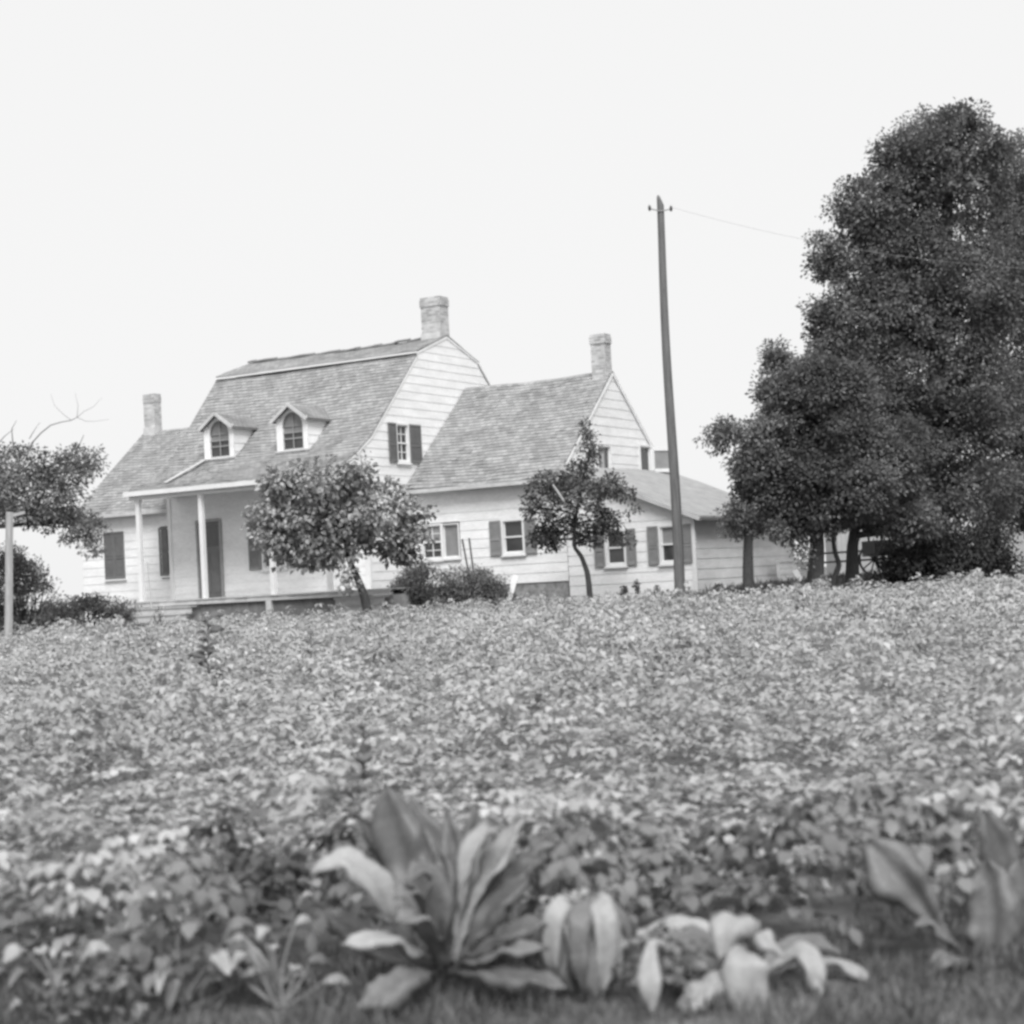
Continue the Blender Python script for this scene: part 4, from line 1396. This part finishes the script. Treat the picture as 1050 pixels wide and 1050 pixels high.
pr = random.Random(5)
zones = [('near', 4.9, 10.0, 38, 10), ('mid', 10.0, 20, 40, 8), ('far', 20, 39.3, 30, 8)]
FV, FT, FN = [], [], []
off = 0
SKEW = R(-24)
CLEAR = [(at(452, 992, 5.15)[0], 5.2, 0.05), (at(606, 1020, 5.1)[0], 5.08, 0.015), (at(770, 1012, 5.0)[0], 5.02, 0.05), (at(185, 985, 5.22)[0], 5.15, 0.02), (at(60, 985, 5.2)[0], 5.15, 0.012), (at(285, 985, 5.15)[0], 5.1, 0.012), (at(1008, 1002, 5.3)[0], 5.2, 0.06), (at(935, 930, 5.2)[0], 5.15, 0.09), (at(895, 930, 5.2)[0], 5.25, 0.07), (at(1030, 930, 5.2)[0], 5.1, 0.05)]
for kind, y0, y1, nl, nvar in zones:
    var = [potato_variant(kind, pr, nl) for _ in range(nvar)]
    evar = [potato_variant(kind, pr, 46, 1.12, True) for _ in range(8)] if kind == 'near' else None
    du, dv = (0.29, 0.50)
    # rows run obliquely over the field
    half = 9 + y1 * 0.36
    for iu in range(int(-70 / du), int(70 / du)):
        for iv in range(int(-70 / dv), int(70 / dv)):
            ru, rv = iu * du + pr.uniform(-.07, .07), iv * dv + pr.gauss(0, .07)
            x = ru * math.cos(SKEW) - rv * math.sin(SKEW)
            y = 22 + ru * math.sin(SKEW) + rv * math.cos(SKEW)
            if not (y0 <= y < y1) or abs(x) > 4.0 + y * 0.36:
                continue
            nz = mnoise.noise(Vector((x * 0.55, y * 0.45, 3.0))) + 0.6 * mnoise.noise(Vector((x * 1.7, y * 1.5, 9.0)))
            if (y > 8.2 and pr.random() < 0.14 + max(0, -nz - 0.25) * (0.5 if y < 14 else 0.9)) or (5.6 < y < 8.2 and pr.random() < 0.04):
                continue
            s = max(0.45, 0.98 + 0.55 * nz) * pr.uniform(0.66, 1.26)
            if y < 7.2:
                s = min(max(s, 0.7), 1.05)
            vy = y < 5.35 + 0.35 * mnoise.noise(Vector((x * 1.6, 2, 5))) + pr.uniform(-.15, .15)
            if vy:
                if y < 4.75 or pr.random() < 0.5:
                    continue
                s = pr.uniform(0.25, 0.5)
            if any((x - bx) ** 2 + (y - by) ** 2 < br for bx, by, br in CLEAR):
                continue
            V, T, tn = evar[pr.randrange(8)] if y < 6.3 else var[pr.randrange(nvar)]
            a_ = pr.uniform(0, 2 * math.pi)
            c_, s_ = math.cos(a_), math.sin(a_)
            W = V * np.array([1.0, 1.0, s] if not vy else [0.6, 0.6, s]) @ np.array([[c_, s_, 0], [-s_, c_, 0], [0, 0, 1]])
            tx, ty = pr.gauss(0, .12), pr.gauss(0, .12)
            W[:, 0] += W[:, 2] * tx + x
            W[:, 1] += W[:, 2] * ty + y
            W[:, 2] += float(gz(x, y)) + 0.03
            FV.append(W)
            FT.append(T + off)
            off += len(W)
            darken = 1.0          # near-edge shade put into the leaf colour, plus random dark plants
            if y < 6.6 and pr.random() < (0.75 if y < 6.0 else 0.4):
                darken = pr.uniform(0.35, 0.6)
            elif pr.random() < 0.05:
                darken = pr.uniform(0.5, 0.7)
            FN.append(tn * pr.uniform(0.86, 1.12) * darken)
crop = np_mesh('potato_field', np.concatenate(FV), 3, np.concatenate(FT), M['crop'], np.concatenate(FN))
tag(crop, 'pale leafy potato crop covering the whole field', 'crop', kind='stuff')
print('crop faces', len(crop.data.polygons))
del FV, FT, FN


# grass: near verge and the strip before the house
def blades(name, label, pts, h, w, seed):
    r = np.random.default_rng(seed)
    n = len(pts)
    P = np.array(pts)
    a_ = r.random(n) * 2 * np.pi
    lean = r.normal(size=(n, 2)) * 0.45
    D = np.stack([lean[:, 0], lean[:, 1], np.ones(n)], 1)
    U = np.stack([np.cos(a_), np.sin(a_), np.zeros(n)], 1)
    pt_ = np.array([mnoise.noise(Vector((p[0] * 3, p[1] * 3, seed))) + 0.6 * mnoise.noise(Vector((p[0] * 9, p[1] * 9, seed))) for p in pts])
    V, T = leaf_quads(P, D, U, h * np.clip(0.8 + 1.3 * pt_, 0.2, 2.2) * (0.5 + r.random(n)), np.full(n, w), 0.1)
    o = np_mesh(name, V, 3, T, M['grass'], np.repeat((0.6 + 0.8 * r.random(n)) * np.clip(1 + 0.7 * pt_, 0.4, 1.8), 2))
    return tag(o, label, 'grass', kind='stuff')


pts = []
for _ in range(42000):
    x, y = rng.uniform(-3.6, 3.6), 3.2 + 2.6 * rng.random() ** 0.9
    if mnoise.noise(Vector((x * 1.3, y * 1.3, 1))) > -0.45 + rng.uniform(-0.2, 0.2):
        pts.append(gpt(x, y))
blades('grass', 'short blurred grass on the verge at the bottom edge', pts, 0.06, 0.006, 3)
pts = []
for _ in range(52000):
    x, y = rng.uniform(-20, 24), rng.uniform(39.2, 47.5)
    pts.append(gpt(x, y))
blades('grass', 'rough grass strip between the crop and the house', pts, 0.13, 0.03, 4)


# ------------------------------------------------------------------ foreground plants
def catmull(P, n):
    P = [np.array(p, float) for p in P]
    P = [2 * P[0] - P[1]] + P + [2 * P[-1] - P[-2]]
    out = []
    segs = len(P) - 3
    for i in range(n):
        t = i / (n - 1) * segs
        k = min(int(t), segs - 1)
        s = t - k
        a_, b_, c_, d_ = P[k:k + 4]
        out.append(0.5 * ((2 * b_) + (c_ - a_) * s + (2 * a_ - 5 * b_ + 4 * c_ - d_) * s * s + (3 * b_ - a_ - 3 * c_ + d_) * s ** 3))
    return np.array(out)


def big_leaf(parent, spine, width, up, material, fold=0.5, wave=0.06, seed=0, petiole=0.12, peak=0.5, curl=0.0, tip=0.15, name='leaf'):
    """a blade swept along a 3-D spine; up is the direction its upper face looks"""
    rr = random.Random(seed)
    n, mcols = 22, 9
    S = catmull(spine, n)
    Tn = np.gradient(S, axis=0)
    Tn /= np.linalg.norm(Tn, axis=1, keepdims=True)
    V, Fc = [], []
    ph1, ph2 = rr.uniform(0, 6), rr.uniform(0, 6)
    upv = np.array(up, float)
    for i in range(n):
        q = i / (n - 1)
        if q < petiole:
            w = 0.07 + 0.1 * (q / petiole) ** 2
        else:
            s = (q - petiole) / (1 - petiole)
            e = math.log(0.5) / math.log(peak)
            w = 0.17 * (1 - s) + math.sin(math.pi * min(1, s ** e)) ** 0.75 * (1 - 0.08 * s)
            if s >= 0.999:
                w = 0.02
        w *= width / 2 * (1 + 0.16 * mnoise.noise(Vector((q * 7, seed * 1.7, 0))))
        side = np.cross(Tn[i], upv)
        side /= max(1e-6, np.linalg.norm(side))
        nr = np.cross(side, Tn[i])
        for k in range(mcols):
            c = (k / (mcols - 1)) * 2 - 1
            f_ = fold * (1 - 0.4 * q)
            ang = f_ * (0.35 + abs(c)) + curl * c * c - 2.2 * max(0, abs(c) - 0.62)
            lat = c * w * math.cos(ang) * (1 + (0.22 * mnoise.noise(Vector((q * 13, c * 0.7 + 3, seed * 2.3))) if abs(c) > 0.8 else 0))
            hgt = abs(c) * w * math.sin(ang)
            wv = wave * width * abs(c) ** 1.5 * (math.sin(q * 15 + ph1 + (2.2 if c > 0 else 0)) + 0.5 * math.sin(q * 31 + ph2 + c))
            vein = -0.012 * width * math.exp(-(c / 0.09) ** 2) + 0.016 * width * math.sin(q * 60 - abs(c) * 9) * (1 - abs(c))
            p = S[i] + side * lat + nr * (hgt + (wv if q > petiole else 0) + vein)
            if q > petiole:
                nv = Vector((p[0] * 21 + seed, p[1] * 21, p[2] * 21))
                p = p + nr * (0.15 * min(width, 0.09) * mnoise.noise(nv) * min(1, abs(c) * 2 + 0.2)) + side * (0.05 * width * mnoise.noise(nv + Vector((7, 3, 1))))
            V.append(tuple(p))
    for i in range(n - 1):
        for k in range(mcols - 1):
            a_ = i * mcols + k
            Fc.append((a_, a_ + 1, a_ + mcols + 1, a_ + mcols))
    me = bpy.data.meshes.new(name)
    me.from_pydata(V, [], Fc)
    me.polygons.foreach_set('use_smooth', [True] * len(Fc))
    me.materials.append(material)
    o = bpy.data.objects.new(name, me)
    o.parent = parent
    sol = o.modifiers.new('thickness', 'SOLIDIFY')
    sol.thickness = 0.004
    sol.offset = -1
    COL.objects.link(o)
    return o


def rosette(name, label, base_px, Y, leaves, cat='plant', group=None, fm=1.9):
    """leaves: list of dict(px=[(x,y,dY)...], w=px width, up, mat ...) measured against the plant base"""
    bp = at(base_px[0], base_px[1], Y)
    base = gpt(bp[0], Y)
    t = thing(name, base, label, cat, group)
    mpp = Y / 1800
    for k, L in enumerate(leaves):
        sp = [Vector(at(x, y, Y + d)) - base for x, y, d in L['px']]
        big_leaf(t, sp, L['w'] * mpp, L.get('up', (0, -0.6, 0.8)), M[L.get('m', 'big_leaf')], L.get('fold', 0.45) * fm, L.get('wave', 0.08), seed=k + int(base_px[0]), petiole=L.get('pet', 0.12), peak=L.get('peak', 0.5), curl=L.get('curl', 0.0))
    return t


D_ = dict
rosette('broad_leaf_weed', 'large upright rosette of long broad fleshy leaves in the foreground centre', (452, 992), 5.15, [  # pale and dark leaf copies put rim light and shade into the colour
    D_(px=[(448, 985, 0), (432, 930, .08), (410, 870, .14), (394, 806, .16)], w=62, up=(-.2, -1, .25), m='big_leaf_dark', fold=.35, peak=.55),
    D_(px=[(455, 985, 0), (455, 920, .1), (440, 860, .18), (420, 818, .22)], w=46, up=(.2, -1, .2), m='big_leaf_dark', fold=.3),
    D_(px=[(440, 985, 0), (412, 950, -.02), (385, 905, -.04), (350, 884, -.06), (318, 892, -.1)], w=50, up=(-.25, -.3, 1), m='big_leaf_pale', fold=.5, peak=.6),
    D_(px=[(445, 990, 0), (420, 976, -.1), (385, 962, -.18), (350, 970, -.22)], w=42, up=(0, -.1, 1), m='big_leaf_pale', fold=.4),
    D_(px=[(458, 988, 0), (462, 940, -.02), (458, 895, .0), (446, 862, .02)], w=26, up=(-.5, -1, .1), m='big_leaf', fold=.8),
    D_(px=[(462, 985, 0), (468, 930, .04), (466, 870, .08), (456, 828, .1)], w=30, up=(-.3, -1, .1), m='big_leaf', fold=.7),
    D_(px=[(464, 985, 0), (475, 930, .0), (486, 880, .02), (505, 850, .04), (516, 845, .0)], w=36, up=(-.8, -.5, .35), m='big_leaf_pale', fold=.55, peak=.6, curl=.4),
    D_(px=[(466, 985, 0), (482, 940, .04), (505, 895, .08), (522, 860, .1), (538, 838, .1)], w=34, up=(-.7, -.6, .4), m='big_leaf_pale', fold=.5, peak=.6, curl=.3),
    D_(px=[(466, 988, 0), (490, 955, .0), (515, 922, .0), (545, 900, -.02)], w=40, up=(-.3, -.5, .8), m='big_leaf_dark', fold=.4, peak=.55),
    D_(px=[(466, 990, 0), (500, 968, -.05), (535, 950, -.1), (570, 948, -.14)], w=40, up=(-.1, -.3, 1), m='big_leaf_dark', fold=.35),
    D_(px=[(462, 994, 0), (495, 985, -.1), (530, 972, -.18), (562, 972, -.22)], w=32, up=(0, -.2, 1), m='big_leaf', fold=.4),
    D_(px=[(460, 996, -.02), (500, 998, -.16), (545, 1002, -.24), (582, 1012, -.28)], w=34, up=(0, -.3, 1), m='big_leaf_dark', fold=.35),
    D_(px=[(448, 990, -.02), (436, 945, -.08), (422, 915, -.14), (404, 922, -.2)], w=34, up=(-.1, -.5, 1), m='big_leaf', fold=.3, curl=.5),
    D_(px=[(452, 990, -.02), (448, 930, -.06), (436, 893, -.1), (416, 902, -.16)], w=34, up=(0, -.5, 1), m='big_leaf', fold=.3, curl=.5),
    D_(px=[(450, 992, -.02), (440, 960, -.12), (424, 940, -.18), (404, 946, -.22)], w=36, up=(0, -.4, 1), m='big_leaf', fold=.3, curl=.4),
    D_(px=[(448, 996, -.04), (420, 1000, -.2), (392, 1016, -.28), (366, 1036, -.3)], w=44, up=(0, -.6, 1), m='big_leaf', fold=.25),
    D_(px=[(450, 985, .05), (425, 920, .16), (396, 870, .24), (370, 838, .26)], w=44, up=(-.3, -1, .3), m='big_leaf_dark', fold=.4),
    D_(px=[(460, 985, .05), (478, 915, .16), (490, 865, .24), (486, 826, .28)], w=40, up=(.3, -1, .2), m='big_leaf_dark', fold=.4),
    D_(px=[(464, 986, .03), (500, 930, .1), (535, 890, .14), (556, 880, .14)], w=38, up=(-.3, -.7, .7), m='big_leaf_dark', fold=.4),
    D_(px=[(442, 990, 0), (400, 975, .1), (360, 950, .14), (330, 930, .16)], w=40, up=(0, -.4, 1), m='big_leaf_dark', fold=.3),
])
rosette('broad_leaf_weed', 'wilted plant with long leaves hanging down like a closed bell', (606, 1020), 5.1, [
    D_(px=[(603, 1010, .05), (598, 950, .06), (588, 922, .0), (572, 935, -.06), (570, 985, -.08), (588, 1015, -.06)], w=26, up=(-1, -.6, .2), m='big_leaf_pale', fold=.25, peak=.6),
    D_(px=[(604, 1010, .05), (600, 950, .04), (594, 924, -.02), (584, 940, -.1), (586, 985, -.14)], w=20, up=(-.4, -1, .2), m='big_leaf_pale', fold=.3, peak=.6),
    D_(px=[(605, 1010, .05), (602, 950, .04), (600, 924, -.02), (602, 945, -.1), (606, 1000, -.14), (614, 1026, -.14)], w=30, up=(0, -1, .2), m='big_leaf', fold=.35, peak=.62),
    D_(px=[(605, 1010, .05), (604, 950, .05), (606, 922, .0), (622, 935, -.05), (634, 975, -.08), (636, 1010, -.08)], w=34, up=(.7, -.7, .3), m='big_leaf_pale', fold=.25, peak=.55),
    D_(px=[(606, 1010, .05), (610, 955, .1), (620, 925, .12), (640, 940, .1), (650, 970, .08)], w=30, up=(.8, -.5, .5), m='big_leaf', fold=.25),
    D_(px=[(604, 1010, .05), (600, 940, .14), (596, 905, .16), (588, 880, .2)], w=22, up=(0, -1, .3), m='big_leaf_dark', fold=.4),
    D_(px=[(604, 1010, .05), (596, 950, .02), (582, 922, -.06), (564, 945, -.1), (564, 985, -.1), (576, 1010, -.08)], w=30, up=(-.7, -1, .3), m='big_leaf_pale', fold=.2, peak=.55),
    D_(px=[(605, 1010, .05), (606, 950, .02), (612, 921, -.06), (622, 945, -.12), (622, 990, -.13), (616, 1018, -.12)], w=34, up=(.3, -1, .2), m='big_leaf_pale', fold=.2, peak=.55),
    D_(px=[(605, 1010, .05), (600, 950, .02), (596, 921, -.04), (594, 945, -.13), (594, 990, -.15), (600, 1018, -.13)], w=30, up=(-.1, -1, .2), m='big_leaf', fold=.25, peak=.55),
    D_(px=[(608, 1014, 0), (640, 1000, -.06), (665, 985, -.1), (682, 985, -.12)], w=22, up=(0, -.3, 1), m='big_leaf', fold=.3),
], fm=0.8)
rosette('broad_leaf_weed', 'wilted plant with pale broad leaves flopped outward over the grass', (770, 1012), 5.0, [
    D_(px=[(768, 1000, .05), (764, 960, .0), (756, 940, -.05), (742, 955, -.12), (738, 985, -.14)], w=52, up=(-.3, -.6, 1), m='big_leaf_pale', fold=.2, peak=.5),
    D_(px=[(768, 1000, .05), (770, 962, .02), (778, 955, -.06), (790, 968, -.1), (806, 980, -.12)], w=32, up=(.3, -.3, 1), m='big_leaf_pale', fold=.25),
    D_(px=[(770, 1004, .0), (766, 975, -.08), (764, 985, -.18), (768, 1020, -.2), (774, 1062, -.2)], w=56, up=(0, -1, .4), m='big_leaf_pale', fold=.15, peak=.62),
    D_(px=[(764, 1004, .02), (735, 990, .0), (705, 985, -.04), (678, 1004, -.1)], w=34, up=(0, -.3, 1), m='big_leaf_pale', fold=.3),
    D_(px=[(764, 1002, .04), (735, 972, .08), (705, 958, .1), (668, 985, .04)], w=36, up=(-.1, -.3, 1), m='big_leaf', fold=.35),
    D_(px=[(762, 1000, .08), (730, 958, .2), (690, 948, .22), (652, 958, .2)], w=34, up=(0, -.5, 1), m='big_leaf_pale', fold=.2, curl=.3),
    D_(px=[(764, 1006, .0), (745, 1000, -.1), (722, 1010, -.16), (700, 1034, -.2), (685, 1050, -.2)], w=40, up=(-.2, -.5, 1), m='big_leaf_pale', fold=.25, peak=.45),
    D_(px=[(764, 1004, .0), (710, 990, -.1), (672, 965, -.16), (664, 1000, -.24), (668, 1040, -.26)], w=30, up=(-.4, -1, .3), m='big_leaf_pale', fold=.2, peak=.68, pet=.4),
    D_(px=[(774, 1004, .02), (800, 985, .02), (822, 972, .0), (836, 990, -.05), (840, 1028, -.08)], w=34, up=(.3, -.7, .8), m='big_leaf_pale', fold=.25, peak=.66),
    D_(px=[(774, 1002, .05), (800, 975, .12), (830, 962, .14), (866, 978, .1)], w=30, up=(.1, -.4, 1), m='big_leaf', fold=.3),
    D_(px=[(776, 1004, .04), (820, 988, .1), (860, 985, .1), (894, 1006, .04)], w=24, up=(.1, -.4, 1), m='big_leaf_pale', fold=.3, peak=.66, pet=.4),
], fm=1.2)
rosette('broad_leaf_weed', 'tall broad-leaved plant at the right with one long leaf arching left', (1008, 1002), 5.3, [
    D_(px=[(1002, 995, 0), (975, 968, -.02), (945, 925, -.03), (918, 895, -.02), (888, 862, .02)], w=58, up=(-.5, -.7, .6), m='big_leaf', fold=.55, peak=.66, pet=.3),
    D_(px=[(1004, 996, 0), (978, 972, -.06), (955, 948, -.1), (938, 950, -.14)], w=30, up=(-.2, -.4, 1), m='big_leaf', fold=.4),
    D_(px=[(1008, 1000, 0), (1016, 960, .0), (1016, 915, .02), (1010, 878, .04)], w=54, up=(-.5, -1, .1), m='big_leaf', fold=.45, curl=.2),
    D_(px=[(1014, 1000, .02), (1030, 940, .06), (1026, 880, .1), (1008, 830, .1)], w=44, up=(.2, -1, .1), m='big_leaf_dark', fold=.5, peak=.65),
    D_(px=[(1016, 1000, .0), (1040, 960, .0), (1048, 910, .02), (1046, 876, .04)], w=52, up=(-.5, -1, .1), m='big_leaf', fold=.4),
    D_(px=[(1018, 1002, .0), (1050, 980, -.06), (1080, 940, -.1), (1100, 920, -.1)], w=44, up=(-.2, -.5, 1), m='big_leaf', fold=.4),
    D_(px=[(1006, 1002, -.02), (985, 985, -.14), (965, 985, -.2), (950, 998, -.22)], w=26, up=(0, -.4, 1), m='big_leaf', fold=.4),
])


# low pale round-leaved plants at left
def low_plant(label, base_px, Y, n, spread, seed, lmin=26, lmax=44, m_='big_leaf_pale'):
    rr = random.Random(seed)
    bp = at(base_px[0], base_px[1], Y)
    base = gpt(bp[0], Y)
    t = thing('low_leafy_plant', base, label, 'plant', 'low round-leaved plants at the near left edge')
    mpp = Y / 1800
    mb = MB()
    for k in range(n):
        a_ = rr.uniform(0, 2 * math.pi)
        d = spread * math.sqrt(rr.random()) * mpp
        h = rr.uniform(0.06, 0.30) * (1.15 - 0.5 * d / (spread * mpp))
        st = np.array([d * math.cos(a_), d * math.sin(a_) * 0.6, h])
        ln = rr.uniform(lmin, lmax) * mpp
        o = np.array([math.cos(a_), math.sin(a_) * 0.7, 0])
        sp = [st, st + o * ln * 0.45 + np.array([0, 0, 0.12 * ln]), st + o * ln * 0.95 + np.array([0, 0, -rr.uniform(0.15, 0.6) * ln])]
        big_leaf(t, sp, ln * rr.uniform(0.5, 0.68), (o[0] * .2, -.35 + o[1] * .2, 1), M[m_ if rr.random() < 0.7 else 'big_leaf'], 0.3, 0.03, seed=seed * 50 + k, petiole=0.04)
        limb(mb, (rr.uniform(-.02, .02), rr.uniform(-.02, .02), 0), st, 0.006, 0.003, 0.1, n=5, seed=seed * 9 + k)
    mb.build('stems', M['crop_stem'], t)
    return t


low_plant('spreading low plant with pale round leaves left of the big rosette', (185, 985), 5.22, 26, 95, 71)
low_plant('small low plant with pale round leaves in the bottom left corner', (60, 995), 5.2, 16, 70, 72, 22, 36)
low_plant('low plant with drooping pale leaves nearest the big rosette on its left', (285, 985), 5.15, 16, 55, 73, 24, 38)


# dark weeds standing out of the crop
def tall_weed(label, px, Y, h, n, seed, lw=0.09):
    rr = random.Random(seed)
    bp = at(px[0], px[1], Y)
    base = gpt(bp[0], Y)
    t = thing('tall_weed', base, label, 'weed')
    mb = MB()
    mb.tube([(0, 0, -0.03), (0.01, 0, h * 0.5), (0.03, 0, h)], [0.012, 0.01, 0.005], 6)
    mb.build('stem', M['weed'], t)
    for k in range(n):
        z = h * (0.3 + 0.7 * (k + rr.random()) / n)
        a_ = k * 2.4 + rr.uniform(-.4, .4)
        ln = lw * rr.uniform(0.8, 1.6) * (1.3 - 0.6 * z / h)
        o = np.array([math.cos(a_), math.sin(a_), 0])
        st = np.array([0.02 * z / h, 0, z])
        big_leaf(t, [st, st + o * ln * 0.6 + np.array([0, 0, ln * 0.5]), st + o * ln * 1.2 + np.array([0, 0, ln * 0.35])], ln * 0.7, (0, -.3, 1), M['weed'], 0.3, 0.04, seed=seed * 40 + k)
    return t


tall_weed('tall dark weed standing above the crop at the left', (213, 700), 16, 0.98, 22, 81, 0.12)
tall_weed('dark weed poking from the crop below the small broad-leaved tree', (318, 690), 18, 0.72, 12, 82)
tall_weed('dark bristly weed in the crop behind the big rosette', (370, 830), 7.2, 0.66, 16, 83, 0.08)
